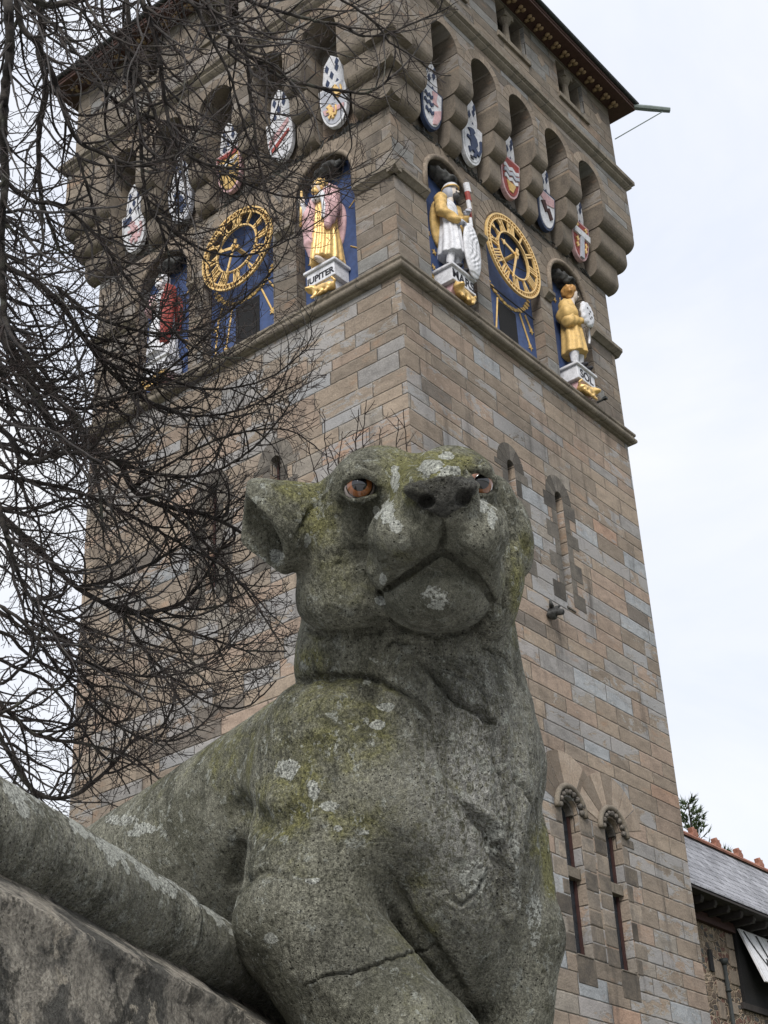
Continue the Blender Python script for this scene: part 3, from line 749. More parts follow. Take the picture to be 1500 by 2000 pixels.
def hand_fn(c, dirv, r=.062):
    c = np.array(c); dv = np.array(dirv)/np.linalg.norm(dirv); sd = np.cross(dv, [0, .2, 1.]); sd /= np.linalg.norm(sd); up = np.cross(sd, dv)
    def fn(P):
        d = ell(P, c, (r, r*.8, r))
        for k in range(4):
            a = c+sd*(k-1.5)*.028+dv*.03; d = smin(d, chain(P, [a, a+dv*(.055+.008*(1 if k in (1, 2) else 0))+up*.02, a+dv*.06-up*.03], [.018, .017, .014]), .008)
        return smin(d, chain(P, [c+sd*-.05, c+sd*-.075+dv*.045-up*.01], [.02, .015]), .01)
    return fn
def plinth(root, O, txt, beast):
    mb = MB()
    def bx(lo, hi): mb.box(lo, hi, M=lambda q, d, z: O(q, d, z))
    bx((-.33, -.22, -.34), (.33, .20, -.062)); bx((-.38, -.22, -.06), (.38, .245, -.002)); bx((-.355, -.22, -.39), (.355, .225, -.342))
    p = mb.build('plinth', M['white'], root, bevel=.012)
    mb = MB(); mb.prism([(-.30, -.14), (-.47, -.60), (.10, -.98), (.28, -.60), (.34, -.05), (-.30, -.05)][::-1] if False else [(-.22, -.66), (.02, -.66), (.19, -.395), (-.22, -.395)], -.27, .27, lambda d, z, q: O(q, d, z))
    mb.build('console', M['pink'] if beast != 2 else M['white'], root, bevel=.02)
    text_on(p, O, txt, 0, .202, -.30, .27 if len(txt) < 6 else .185, 'ink')
    s = 1 if beast != 1 else -1
    def bf(P):
        d = ell(P, (0, .17, -.68), (.22, .11, .13)); d = smin(d, ell(P, (-.19*s, .22, -.60), (.105, .11, .11)), .05)
        d = smin(d, ell(P, (-.22*s, .31, -.62), (.055, .06, .045)), .04); d = smin(d, ell(P, (.20*s, .18, -.74), (.10, .11, .11)), .05)
        for q in (-.14, .02, .17): d = smin(d, chain(P, [(q*s, .2, -.72), ((q+.04)*s, .24, -.85), ((q-.02)*s, .27, -.94)], [.055, .04, .032]), .03)
        for e in (-1, 1): d = smin(d, cone(P, ((-.19+e*.055)*s, .21, -.51), ((-.19+e*.08)*s, .21, -.45), .028, .01), .02)
        return smin(d, chain(P, [(.27*s, .17, -.72), (.33*s, .2, -.64), (.29*s, .24, -.55)], [.032, .028, .028]), .02)+.006*np.sin(P[:, 0]*60)*np.sin(P[:, 2]*50)
    bq = lambda P: bf(np.stack([P[:, 0], P[:, 1]+.0, (P[:, 2]+.30)/.66-.34], 1).astype(np.float32))*.8
    fig_part(root, O, 'carved_beast', 'gold', bq, (-.5, -.05, -.82), (.5, .55, -.28), .018)
def canopy(root, O):
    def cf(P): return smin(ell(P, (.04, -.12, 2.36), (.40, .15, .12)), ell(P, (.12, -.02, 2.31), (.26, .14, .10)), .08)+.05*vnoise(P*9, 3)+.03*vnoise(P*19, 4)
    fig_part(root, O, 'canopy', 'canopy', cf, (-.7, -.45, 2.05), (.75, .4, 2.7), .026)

def fig_root(F, c, sgn, label, txt, beast):
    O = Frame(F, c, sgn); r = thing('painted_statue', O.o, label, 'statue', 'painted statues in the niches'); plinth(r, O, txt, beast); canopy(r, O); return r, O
# --- warrior with lance and long shield
r, O = fig_root(FR, NICHE[0], 1, 'painted statue of a helmeted warrior with lance and long white shield', 'MARS', 0)
def f(P):
    d = pleat(P, cone(P, (-.03, 0, .40), (0, 0, 1.22), .26, .18), 11, .018); d = smax(d, .40-P[:, 2], .01)
    d = smin(d, ell(P, (0, .0, 1.42), (.225, .165, .30)), .05); d = smin(d, cone(P, (-.20, 0, 1.62), (.20, 0, 1.62), .09, .09), .05); return smin(d, cone(P, (-.19, .02, 1.18), (.19, .02, 1.18), .06, .06), .04)
fig_part(r, O, 'tunic', 'white', f, (-.45, -.4, .3), (.45, .45, 1.85))
fig_part(r, O, 'cloak', 'ochre', lambda P: pleat(P, smax(ell(P, (0, -.20, 1.2), (.34, .12, .62)), .25-P[:, 2], .02), 9, .012), (-.5, -.45, .2), (.5, .1, 1.95))
fig_part(r, O, 'sleeve', 'ochre', lambda P: chain(P, [(-.25, 0, 1.64), (-.33, .04, 1.30), (-.10, .22, 1.10)], [.125, .105, .085], .03)+.008*np.sin(P[:, 2]*45), (-.6, -.25, .9), (.1, .45, 1.9))
fig_part(r, O, 'sleeve', 'ochre', lambda P: chain(P, [(.25, 0, 1.62), (.38, .06, 1.22), (.31, .20, 1.38)], [.12, .10, .075], .03)+.008*np.sin(P[:, 2]*45), (.0, -.25, .9), (.65, .45, 1.9))
fig_part(r, O, 'hand', 'grey', hand_fn((.0, .26, 1.08), (1, .3, -.5)), (-.2, .05, .85), (.25, .5, 1.3), .014)
fig_part(r, O, 'hand', 'grey', hand_fn((.27, .24, 1.43), (-.4, .6, .2)), (.05, .0, 1.2), (.5, .5, 1.65), .014)
for s in (-.11, .10):
    fig_part(r, O, 'leg', 'white', lambda P: chain(P, [(s, .02, .75), (s, .04, .45), (s, .0, .08)], [.12, .09, .065], .03), (s-.3, -.3, 0), (s+.3, .35, .95))
    fig_part(r, O, 'boot', 'ink', lambda P: smin(ell(P, (s-.01, .12, .05), (.07, .17, .055)), cone(P, (s, .02, .05), (s, .0, .18), .075, .08), .03), (s-.3, -.2, -.04), (s+.3, .4, .35), .018)
def hf(P, at): return smax(ell(P, at(0, -.03, .0), (.135, .14, .17)), -(at(0, .06, 0)[1]-P[:, 1])*0-1, .01) if False else smax(ell(P, at(0, -.035, -.02), (.14, .135, .17)), -(.05-((P-np.array(at(0, 0, 0), np.float32))@np.array([at(0, 1, 0)[0]-at(0, 0, 0)[0], at(0, 1, 0)[1]-at(0, 0, 0)[1], 0], np.float32))), .01)
head(r, O, (.03, .07, 1.90), .45, 'grey', hf, 'beard')
fig_part(r, O, 'helmet', 'white', lambda P: smax(ell(P, (.03, .06, 1.97), (.15, .165, .14)), 1.96-P[:, 2], .01), (-.3, -.3, 1.8), (.4, .4, 2.25), .018)
mb = MB(); ring_ = [Vector(O(.03+.152*math.cos(a), .06+.166*math.sin(a), 1.965)) for a in np.linspace(0, 6.283, 25)]; mb.tube(ring_, .018, 6); mb.build('helmet_band', M['gold'], r, smooth=True)
lance = MB()
for k in range(6): lance.tube([Vector(O(.34, .27, .95+k*.20)), Vector(O(.34-.01*k, .27, .95+(k+1)*.20-.004))], .034 if k < 3 else .034+.010*(k-2), 10, mi=k % 2)
lance.build('lance', [M['red'], M['white']], r)
def sf(P):
    d = ell(P, (.235, .30, .53), (.275, .075, .62), (0, 0, 0)); q = P-np.array((.235, .30, .53), np.float32)
    bo = .012*np.sin(q[:, 0]*42)*np.sin(q[:, 2]*26+1.5*np.sin(q[:, 0]*30)); m = np.clip(1.25-((q[:, 0]/.2)**2+(q[:, 2]/.5)**2), 0, 1)
    return d-.022*m*(np.sin(q[:, 0]*48+4*np.sin(q[:, 2]*9))*np.sin(q[:, 2]*34))+.0
fig_part(r, O, 'shield', 'white', sf, (-.15, .1, -.15), (.6, .5, 1.25), .014)
# --- youth with golden curls holding a white disc
r, O = fig_root(FR, NICHE[1], 1, 'painted statue of a curly haired youth in gold robe holding a white disc', 'SOL', 1)
def f(P):
    d = pleat(P, cone(P, (0, 0, .42), (-.02, 0, 1.25), .26, .18), 7, .02); d = smax(d, .40-P[:, 2], .01)
    d = smin(d, ell(P, (-.02, 0, 1.40), (.23, .17, .30)), .06); return smin(d, cone(P, (-.17, 0, 1.56), (.15, 0, 1.56), .09, .08), .05)
fig_part(r, O, 'robe', 'ochre', f, (-.45, -.4, .3), (.45, .45, 1.85))
fig_part(r, O, 'cape', 'ochre', lambda P: smax(pleat(P, cone(P, (-.12, .02, 1.58), (-.20, .04, 1.28), .13, .22), 8, .016), 1.14-P[:, 2]+.4*P[:, 0], .02), (-.6, -.4, .9), (.2, .45, 1.9))
fig_part(r, O, 'sleeve', 'ochre', lambda P: chain(P, [(-.24, .02, 1.50), (-.22, .08, 1.10), (.0, .24, 1.12)], [.12, .15, .07], .04)+.008*np.sin(P[:, 0]*50), (-.6, -.25, .8), (.2, .5, 1.8))
fig_part(r, O, 'hand', 'flesh', hand_fn((.06, .27, 1.13), (1, .2, .1)), (-.15, .05, .9), (.3, .5, 1.35), .014)
fig_part(r, O, 'disc', 'white', lambda P: smax(ell(P, (.17, .30, 1.33), (.25, .09, .30), (0, 0, 0))-.012*np.sin(P[:, 0]*40)*np.sin(P[:, 2]*36), P[:, 1]-.36, .01), (-.2, .1, .9), (.55, .55, 1.75), .016)
mb = MB()
for q, z in ((.10, 1.42), (.20, 1.38), (.14, 1.30), (.24, 1.26), (.18, 1.20)): mb.box((q, .352, z), (q+.035, .368, z+.035), M=lambda a, b_, c: O(a, b_, c))
mb.build('disc_marks', M['ink'], r)
fig_part(r, O, 'sash', 'white', lambda P: chain(P, [(.36, .2, 1.1), (.34, .2, .85), (.27, .22, .72)], [.03, .03, .025]), (.1, .05, .6), (.5, .4, 1.2), .016)
for s in (-.10, .10):
    fig_part(r, O, 'leg', 'white', lambda P: chain(P, [(s, .02, .70), (s, .04, .42), (s+.02, .02, .10)], [.12, .10, .065], .03), (s-.3, -.3, 0), (s+.3, .35, .9))
    fig_part(r, O, 'boot', 'ink', lambda P: smin(ell(P, (s+.03, .14, .055), (.07, .17, .06)), cone(P, (s+.02, .02, .05), (s+.02, .0, .16), .08, .085), .03), (s-.3, -.2, -.04), (s+.35, .4, .3), .018)
head(r, O, (.06, .07, 1.88), .95, 'curls', lambda P, at: smax(ell(P, at(0, -.05, .05), (.17, .16, .17))+.035*vnoise(P*16, 8), ((P-np.array(at(0, .075, -.0), np.float32))@np.array([math.sin(.95), math.cos(.95), -.9], np.float32)), .02))
# --- bearded figure in gold robe and pink cloak (left face)
r, O = fig_root(FL, NICHE_L[0], -1, 'painted statue of a golden bearded man in gold robe and pale pink cloak', 'JUPITER', 2)
def f(P):
    d = pleat(P, cone(P, (.02, 0, .10), (0, 0, 1.3), .33, .20), 15, .022); d = smax(d, .10-P[:, 2]-.25*np.abs(P[:, 0]-.05)+.05, .02)
    d = smin(d, ell(P, (0, 0, 1.45), (.23, .17, .28)), .05); return smin(d, cone(P, (-.2, 0, 1.62), (.2, 0, 1.62), .09, .09), .05)
fig_part(r, O, 'robe', 'gold', f, (-.45, -.4, -.02), (.45, .45, 1.85))
def f(P):
    a = chain(P, [(.22, .05, 1.64), (.28, .12, 1.25), (.24, .20, .80)], [.16, .16, .09], .05); b_ = chain(P, [(-.22, .05, 1.60), (-.28, .14, 1.20), (-.26, .16, .62), (-.24, .14, .30)], [.13, .16, .11, .05], .05)
    return pleat(P, smin(smin(a, b_, .03), ell(P, (0, -.2, 1.1), (.36, .1, .6)), .05), 13, .016)
fig_part(r, O, 'cloak', 'pink', f, (-.6, -.45, .15), (.6, .5, 1.95))
fig_part(r, O, 'collar', 'white', lambda P: smin(chain(P, [(-.2, .12, 1.60), (.0, .20, 1.52), (.22, .12, 1.66)], [.06, .07, .08], .03), chain(P, [(.16, .22, 1.5), (.24, .26, 1.2), (.20, .27, .95)], [.07, .06, .04], .03), .03), (-.45, -.1, .8), (.45, .5, 1.9), .018)
fig_part(r, O, 'sleeve', 'white', lambda P: chain(P, [(-.26, .08, 1.5), (-.34, .2, 1.22), (-.30, .3, 1.44)], [.10, .09, .06], .03), (-.6, -.1, 1.0), (0, .55, 1.75), .02)
fig_part(r, O, 'hand', 'flesh', hand_fn((-.30, .32, 1.50), (.1, .3, .9)), (-.5, .1, 1.3), (-.08, .55, 1.75), .014)
mb = MB(); mb.tube([Vector(O(-.36, .32, .98)), Vector(O(-.30, .33, 1.75))], .025, 8); mb.build('sceptre', M['gold'], r, smooth=True)
fig_part(r, O, 'foot', 'flesh', lambda P: smin(ell(P, (.06, .24, .06), (.07, .15, .055)), cone(P, (.06, .12, .06), (.06, .1, .25), .07, .08), .03), (-.15, -.1, -.04), (.3, .5, .4), .018)
head(r, O, (-.06, .09, 1.87), -.35, 'gold', lambda P, at: smax(smax(ell(P, at(0, -.03, .03), (.165, .16, .17))+.03*vnoise(P*17, 5), -ell(P, at(0, .17, .0), (.085, .12, .10)), .02), -1-P[:, 2], .01), 'gold')
# --- robed figure in white and red behind the branches
r, O = fig_root(FL, NICHE_L[1], -1, 'painted statue of a robed figure in white and red behind dense branches', 'SATURN', 1)
def f(P):
    d = pleat(P, cone(P, (0, 0, .08), (0, 0, 1.3), .32, .20), 13, .022); d = smax(d, .08-P[:, 2], .02)
    d = smin(d, ell(P, (0, 0, 1.45), (.23, .17, .28)), .05); return smin(d, cone(P, (-.2, 0, 1.62), (.2, 0, 1.62), .09, .09), .05)
fig_part(r, O, 'robe', 'white', f, (-.45, -.4, -.02), (.45, .45, 1.85))
fig_part(r, O, 'cloak', 'red', lambda P: pleat(P, smin(chain(P, [(.22, .06, 1.6), (.26, .12, 1.2), (.22, .16, .35)], [.13, .15, .1], .05), ell(P, (0, -.2, 1.1), (.36, .1, .6)), .05), 11, .016), (-.6, -.45, .15), (.6, .5, 1.9))
fig_part(r, O, 'sleeve', 'pink', lambda P: chain(P, [(-.25, .04, 1.58), (-.30, .12, 1.25), (-.05, .26, 1.2)], [.11, .11, .07], .03), (-.6, -.2, 1.0), (.15, .5, 1.8), .02)
fig_part(r, O, 'hand', 'flesh', hand_fn((.0, .28, 1.2), (1, .3, .1)), (-.2, .05, 1.0), (.25, .5, 1.4), .014)
head(r, O, (.0, .08, 1.86), .1, 'white', lambda P, at: smax(ell(P, at(0, -.03, .03), (.165, .16, .17))+.03*vnoise(P*17, 5), -ell(P, at(0, .17, .0), (.085, .12, .10)), .02), 'white')
# ------------------------------------------------------------------ painted coats of arms under the arches
def heater(w_, h_, n=8):
    pts = [(-w_, h_), (w_, h_)]
    for i in range(n+1): t = i/n; pts.append((w_*math.cos(t*math.pi/2)**.75, -h_*math.sin(t*math.pi/2)*1.0+.25*h_*(1-t)))
    for i in range(n-1, -1, -1): t = i/n; pts.append((-w_*math.cos(t*math.pi/2)**.75, -h_*math.sin(t*math.pi/2)+.25*h_*(1-t)))
    return pts
BEAST = [(-.10, -.30), (-.16, -.18), (-.06, -.14), (-.10, .0), (-.20, .02), (-.20, .08), (-.08, .08), (-.12, .2), (-.19, .24), (-.1, .29), (.0, .30), (.05, .24), (.0, .18), (.1, .12), (.14, .0), (.08, -.1), (.15, -.16), (.22, -.05), (.20, .15), (.26, .17), (.27, -.05), (.19, -.24), (.1, -.22), (.1, -.32), (.0, -.33), (.04, -.22), (-.04, -.2)]
def shield(F, c, sgn, field, border, charges, label, mantle=True):
    o_ = Vector(F(c, .08, 23.62))
    def Q(q, d, z): return tuple(Vector(F(c+sgn*q, .08+d+.10*(z+.5), 23.62+z))-o_)
    r = thing('heraldic_shield', o_, label, 'shield', 'painted shields under the arches')
    if mantle:
        mb = MB(); mb.prism([(-.27, .10), (.27, .10), (.27, .75), (.19, 1.12), (0, 1.30), (-.19, 1.12), (-.27, .75)], -.14, -.03, lambda q, z, d: Q(q, d, z)); m_ = mb.build('mantle', M['white'], r, bevel=.015)
        for k, (q, z) in enumerate(((-.12, 1.0), (.12, .92), (-.14, .66), (.10, .56), (-.02, .80), (.14, 1.05))):
            MB().prism([(q, z-.11), (q+.055, z), (q, z+.11), (q-.055, z)], -.031, -.022, lambda a, b_, d: Q(a, d, b_)).build('lozenge', M['navy'], m_)
    b_ = MB(); b_.prism(heater(.335, .50), -.05, .05, lambda q, z, d: Q(q, d, z)); b_.build('border', M[border], r, bevel=.01)
    b_ = MB(); b_.prism(heater(.285, .44), .0, .062, lambda q, z, d: Q(q, d, z)); b_.build('field', M[field], r, bevel=.006)
    for nm, mat, poly, dz in charges:
        MB().prism(poly, .055, .062+dz, lambda q, z, d: Q(q, d, z)).build(nm, M[mat], r, bevel=.006)
    return r
def rect(a, b_, c, d): return [(a, c), (b_, c), (b_, d), (a, d)]
def wavy(z, x0=-.27, x1=.27, h=.045, n=10):
    xs = np.linspace(x0, x1, n); return [(x, z-h+.03*math.sin(i*1.6)) for i, x in enumerate(xs)]+[(x, z+h+.03*math.sin(i*1.6)) for i, x in reversed(list(enumerate(xs)))]
def quatre(x, z, s=.05): return [(x+s*(1+.45*math.cos(4*t))*math.cos(t), z+s*(1+.45*math.cos(4*t))*math.sin(t)) for t in np.linspace(0, 6.283, 17)[:-1]]
CR = [WR/2+1.33*(k-2) for k in range(5)]; CL = [WL/2+1.39*(k-2) for k in range(5)]
scale_b = lambda s, dx=0, dz=0: [(x*s+dx, z*s+dz) for x, z in BEAST]
shield(FR, CR[0], 1, 'white', 'navy', [('wavy_stripe', 'navy', wavy(.22, -.26, .0), .02), ('wavy_stripe', 'navy', wavy(.05, -.27, .02), .02), ('wavy_stripe', 'navy', wavy(-.14, -.22, .04), .02), ('charge', 'pink', [(-.02, .40), (.14, .42), (.10, .2), (.18, .12), (.0, .1)], .02), ('charge', 'pink', [(.02, -.40), (.06, -.06), (.26, .08), (.25, -.14), (.14, -.34)], .025)], 'white shield with blue waves and pink patch, above the warrior figure')
shield(FR, CR[1], 1, 'white', 'white', [('charge', 'navy', scale_b(1.05, 0, .03), .03), ('charge', 'ink', [(-.08, -.40), (.02, -.40), (.0, -.32), (-.09, -.33)], .02)], 'white shield with one large dark rearing beast')
shield(FR, CR[2], 1, 'red', 'pink', [('bar', 'white', wavy(.20), .02), ('bar', 'grey', wavy(.07), .03), ('bar', 'white', wavy(-.06, -.24, .24), .02), ('charge', 'ochre', [(-.16, -.14), (.16, -.14), (.06, -.36), (-.06, -.36)], .02)], 'red shield with pink rim and silver wavy bars')
shield(FR, CR[3], 1, 'white', 'navy', [('step', 'maroon', [(-.24, .12), (-.10, .20), (-.02, .02), (.06, .08), (.20, -.14), (.10, -.22), (.0, -.04), (-.08, -.10)], .025), ('charge', 'pink', [(-.26, .40), (.26, .40), (.26, .2), (.0, .12), (-.26, .24)], .015)], 'white shield with dark rim and stepped maroon stripe')
shield(FR, CR[4], 1, 'red', 'pink', [('cross', 'white', rect(-.31, .31, .08, .24), .045), ('cross', 'grey', rect(-.07, .07, -.46, .08), .04)]+[('billet', 'gold', quatre(x, z), .03) for x, z in ((-.18, .34), (.17, .34), (-.17, -.04), (-.17, -.19), (.17, -.06), (.15, -.2))], 'red shield with white cross and gold billets by the far tower corner')
shield(FL, CL[0], -1, 'grey', 'white', [('charge', 'gold', scale_b(.5, .12, .26), .04), ('charge', 'gold', scale_b(.55, -.06, -.14), .04), ('charge', 'pink', [(-.26, -.02), (.26, -.10), (.24, -.2), (-.22, -.16)], .02)], 'grey shield with two small gold beasts beside the tower corner')
shield(FL, CL[1], -1, 'white', 'white', [('bend', 'pink', [(-.27, -.1), (.27, .26), (.27, .38), (-.27, .04)], .025), ('bend', 'red', [(-.2, -.26), (.26, .05), (.26, .12), (-.24, -.18)], .025)], 'white shield with two slanting red bands')
shield(FL, CL[2], -1, 'ochre', 'pink', [('bar', 'white', wavy(.20), .02), ('bar', 'navy', wavy(.02), .02), ('chief', 'red', rect(-.27, .27, .33, .43), .02)], 'gold shield with white and blue wavy bars and red top')
shield(FL, CL[3], -1, 'white', 'grey', [('charge', 'navy', scale_b(.9, 0, .0), .03)], 'pale shield with small blue beast behind the branches')
shield(FL, CL[4], -1, 'white', 'white', [('charge', 'pink', scale_b(.9, .04, -.02), .03), ('charge', 'navy', rect(-.27, -.02, .22, .40), .02)], 'white shield with pink beast and blue corner at the far branch covered end')
# ------------------------------------------------------------------ lower range with the slate roof, right of the tower
bl = thing('stone_range', (7.6, 1.0, 0), 'rubble stone range with slate roof and red ridge tiles behind the tower', 'building')
B0 = Vector((7.6, 1.0, 0))
def B(x, y, z): return (x-7.6, y-1.0, z)
RM, t, b = newmat('rubble masonry'); g = G(t); p = g.pos()
q = g.scale(p, (1, 1, 1.45)); wv = N(t, 'ShaderNodeVectorMath', operation='ADD'); wsc = N(t, 'ShaderNodeVectorMath', operation='SCALE'); wsc.inputs['Scale'].default_value = .12
g._in(wsc.inputs[0], g.noise(p, 4, 4, .6, col=True)); g._in(wv.inputs[0], q); g._in(wv.inputs[1], wsc.outputs[0])
vd = g.vor(wv.outputs[0], 6.5, 'DISTANCE_TO_EDGE'); vc = g.sep(g.vor(wv.outputs[0], 6.5, out='Color')); n2 = g.noise(p, 26, 6, .7); n1 = g.noise(p, 2.4, 5, .6)
col = g.ramp(vc[0], [(0, (.10, .075, .058)), (.2, (.17, .125, .09)), (.4, (.07, .06, .052)), (.55, (.13, .07, .055)), (.7, (.20, .16, .12)), (.85, (.09, .085, .08))], 'CONSTANT')
col = g.mix(1, col, g.ramp(n2, [(.3, .55), (.7, 1.4)]), 'MULTIPLY')
mw = g.m('ADD', vd, g.m('MULTIPLY', g.m('SUBTRACT', n1, .55), .25)); mk = g.m('SUBTRACT', 1, g.sstep(g.m('ADD', vd, g.m('MULTIPLY', g.m('SUBTRACT', n2, .5), .07)), .05, .12))
col = g.mix(mk, col, g.mix(n2, (.25, .19, .135), (.42, .335, .25)))
g._in(b.inputs['Base Color'], col); g._in(b.inputs['Normal'], g.bump(g.m('ADD', g.sstep(vd, 0, .12), g.m('MULTIPLY', n2, .6)), .05, .9))
MB().box(B(7.45, 1.0, -.2), B(30, 6.0, 9.80)).build('wall', RM, bl)
SM, t, b = newmat('slate'); g = G(t); p = g.pos(); x, y, z = g.sep(p); ti = g.attr('tint')
w1 = g.m('ADD', g.m('DIVIDE', x, .24), g.m('MULTIPLY', ti, 613)); sc_ = g.sep(g.vor(w=w1, dim='1D', rnd=.25, out='Color')); se = g.vor(w=w1, dim='1D', rnd=.25, feature='DISTANCE_TO_EDGE')
col = g.mix(sc_[0], (.18, .18, .195), (.32, .32, .345)); col = g.mix(g.m('SUBTRACT', 1, g.sstep(se, .02, .06)), col, (.03, .03, .035))
col = g.mix(g.m('MULTIPLY', g.sstep(g.noise(p, 2.5, 6, .7), .48, .66), .6), col, (.07, .068, .072)); col = g.mix(g.m('MULTIPLY', g.sstep(g.noise(p, 9, 5), .58, .7), .4), col, (.36, .37, .37))
g._in(b.inputs['Base Color'], col); b.inputs['Roughness'].default_value = .5; g._in(b.inputs['Normal'], g.bump(g.m('ADD', sc_[1], g.noise(p, 40, 3)), .012, .7))
mb = MB(); nrow = 17
def roofpt(t): # t 0 eave .. 1 ridge, slightly bell-cast
    return .38+2.12*t, 9.98+2.42*(t-.16*math.sin(math.pi*t)*(1-t)*1.3)
for k in range(nrow):
    y0, z0 = roofpt(k/nrow); y1, z1 = roofpt((k+1.15)/nrow) if k < nrow-1 else roofpt(1)
    mb.prism([(y0, z0-.012), (y1, z1-.014), (y1, z1), (y0, z0+.022)], 7.56, 31, lambda a, b_, s: B(s, a, b_), tint=random.random())
rf = mb.build('roof', SM, bl)
mb = MB(); mb.prism([(.42, 9.90), (1.4, 10.55), (2.5, 12.05), (2.5, 11.95), (.55, 9.86)], 7.57, 31, lambda a, b_, s: B(s, a, b_)); mb.build('roof_boarding', M['timber'], rf)
mb = MB(); mb.prism([(2.5, 12.39), (5.6, 9.2), (5.6, 9.1), (2.5, 12.27)], 7.56, 31, lambda a, b_, s: B(s, a, b_)); mb.build('roof_slope', SM, rf)
TM = mat_stone('terracotta', (.25, .115, .083), (.34, .168, .12), .3, 2)
mb = MB(); mb.prism([(2.30, 12.30), (2.5, 12.47), (2.70, 12.28), (2.68, 12.24), (2.5, 12.41), (2.32, 12.26)], 7.56, 31, lambda a, b_, s: B(s, a, b_)); rt = mb.build('ridge', TM, rf)
for k in range(16):
    x0 = 7.75+k*1.04
    mb = MB(); mb.prism([(x0-.13, 12.42), (x0+.13, 12.42), (x0+.15, 12.50), (x0+.09, 12.55), (x0+.10, 12.61), (x0+.03, 12.58), (x0-.04, 12.64), (x0-.08, 12.57), (x0-.14, 12.60), (x0-.11, 12.50)], 2.44, 2.56, lambda a, b_, s: B(a, s, b_))
    mb.build('ridge_crest', TM, rf, bevel=.015)
mb = MB(); mb.box(B(7.6, .90, 9.62), B(10.95, 1.02, 9.80)); mb.build('wall_plate', M['maroon'], bl)
mb = MB(); mb.box(B(7.6, .35, 9.88), B(30, 1.3, 9.92)); mb.build('soffit', M['timber'], bl)
for k in range(24):
    x0 = 7.85+k*.52; mb = MB(); mb.prism([(.46, 9.80), (.50, 9.74), (1.0, 9.74), (1.0, 9.89), (.46, 9.89)], x0-.05, x0+.05, lambda a, b_, s: B(s, a, b_)); mb.build('rafter_end', M['timber'], bl, bevel=.01)
MB().box(B(10.98, .93, 8.3), B(14.6, 1.04, 9.79)).build('hatch_opening', M['void'], bl)
WM, t, b = newmat('weathered white boards'); g = G(t); p = g.pos(); x, y, z = g.sep(p)
e = g.vor(w=g.m('DIVIDE', x, .28), dim='1D', rnd=.2, feature='DISTANCE_TO_EDGE'); st = g.noise(g.scale(p, (7, 7, .8)), 5, 6, .7)
col = g.mix(g.sstep(st, .5, .72), (.60, .60, .62), (.30, .28, .26)); col = g.mix(g.m('SUBTRACT', 1, g.sstep(e, .01, .03)), col, (.10, .09, .085))
g._in(b.inputs['Base Color'], col); g._in(b.inputs['Normal'], g.bump(st, .006))
for k in range(2):
    xa = 11.02+k*1.5; xb = xa+1.40
    P = lambda a, c, s: B(a, .90-(9.72-c)*.36-s, c)
    mb = MB(); mb.prism([(xa, 9.72), (xb, 9.72), (xb, 8.62), (xa, 8.62)], 0, .05, P); sh = mb.build('shutter', WM, bl, bevel=.006)
    for j, (q0, q1, hk) in enumerate(((xa+.14, xa+.62, .05), (xa+.66, xa+.78, -.06), (xa+1.16, xa+1.2, .05))):
        mb = MB(); n = 14; ln = [(q0+(q1-q0)*(i/n)**1.4, 9.68-.86*i/n) for i in range(n+1)]
        for i in range(n): mb.prism([(ln[i][0]-.022, ln[i][1]), (ln[i][0]+.022, ln[i][1]), (ln[i+1][0]+.022, ln[i+1][1]), (ln[i+1][0]-.022, ln[i+1][1])], .05, .068, P)
        for cx, cz in ((q1-hk*1.3, 9.68-.60), (q1-hk*.6, 9.68-.54)): mb.prism([(cx+.045*math.cos(a), cz+.045*math.sin(a)) for a in np.linspace(0, 6.28, 11)[:-1]], .05, .066, P)
        mb.build('strap_hinge', M['iron'], sh)
mb = MB(); mb.box(B(10.88, .93, 8.18), B(14.8, 1.05, 8.30)); mb.build('hatch_sill', M['timber'], bl)
QM = M['voussoir']; mb = MB(); random.seed(11)
for z0, h, a, c in ((8.62, .36, 9.98, 10.45), (8.26, .33, 10.0, 10.3), (8.02, .25, 10.5, 10.72), (7.86, .34, 9.95, 10.2), (9.3, .3, 10.65, 10.95), (8.95, .34, 10.7, 10.95), (8.6, .3, 10.6, 10.95)):
    MB().box(B(a, .975, z0+.01), B(c, 1.03, z0+h-.012), tint=random.random()).build('dressed_block', QM, bl, bevel=.012)
mb = MB(); mb.prism([(9.80, 8.72), (9.94, 8.72), (9.94, 9.06), (9.90, 9.13), (9.84, 9.13), (9.80, 9.06)], .955, 1.05, lambda a, b_, s: B(a, s, b_)); mb.build('arrow_slit', M['void'], bl)
mb = MB(); mb.tube([B(10.32, .93, z) for z in (-.1, 8.90)], .038, 10); mb.tube([B(10.32, .93, 8.90), B(10.32, .93, 8.96), B(10.32, .93, 9.02)], [.04, .075, .085], 10)
for z in (8.4, 7.4, 6.4): mb.tube([B(10.32, .93, z), B(10.32, .93, z+.05)], .055, 10)
mb.build('drain_pipe', M['iron'], bl, smooth=True)
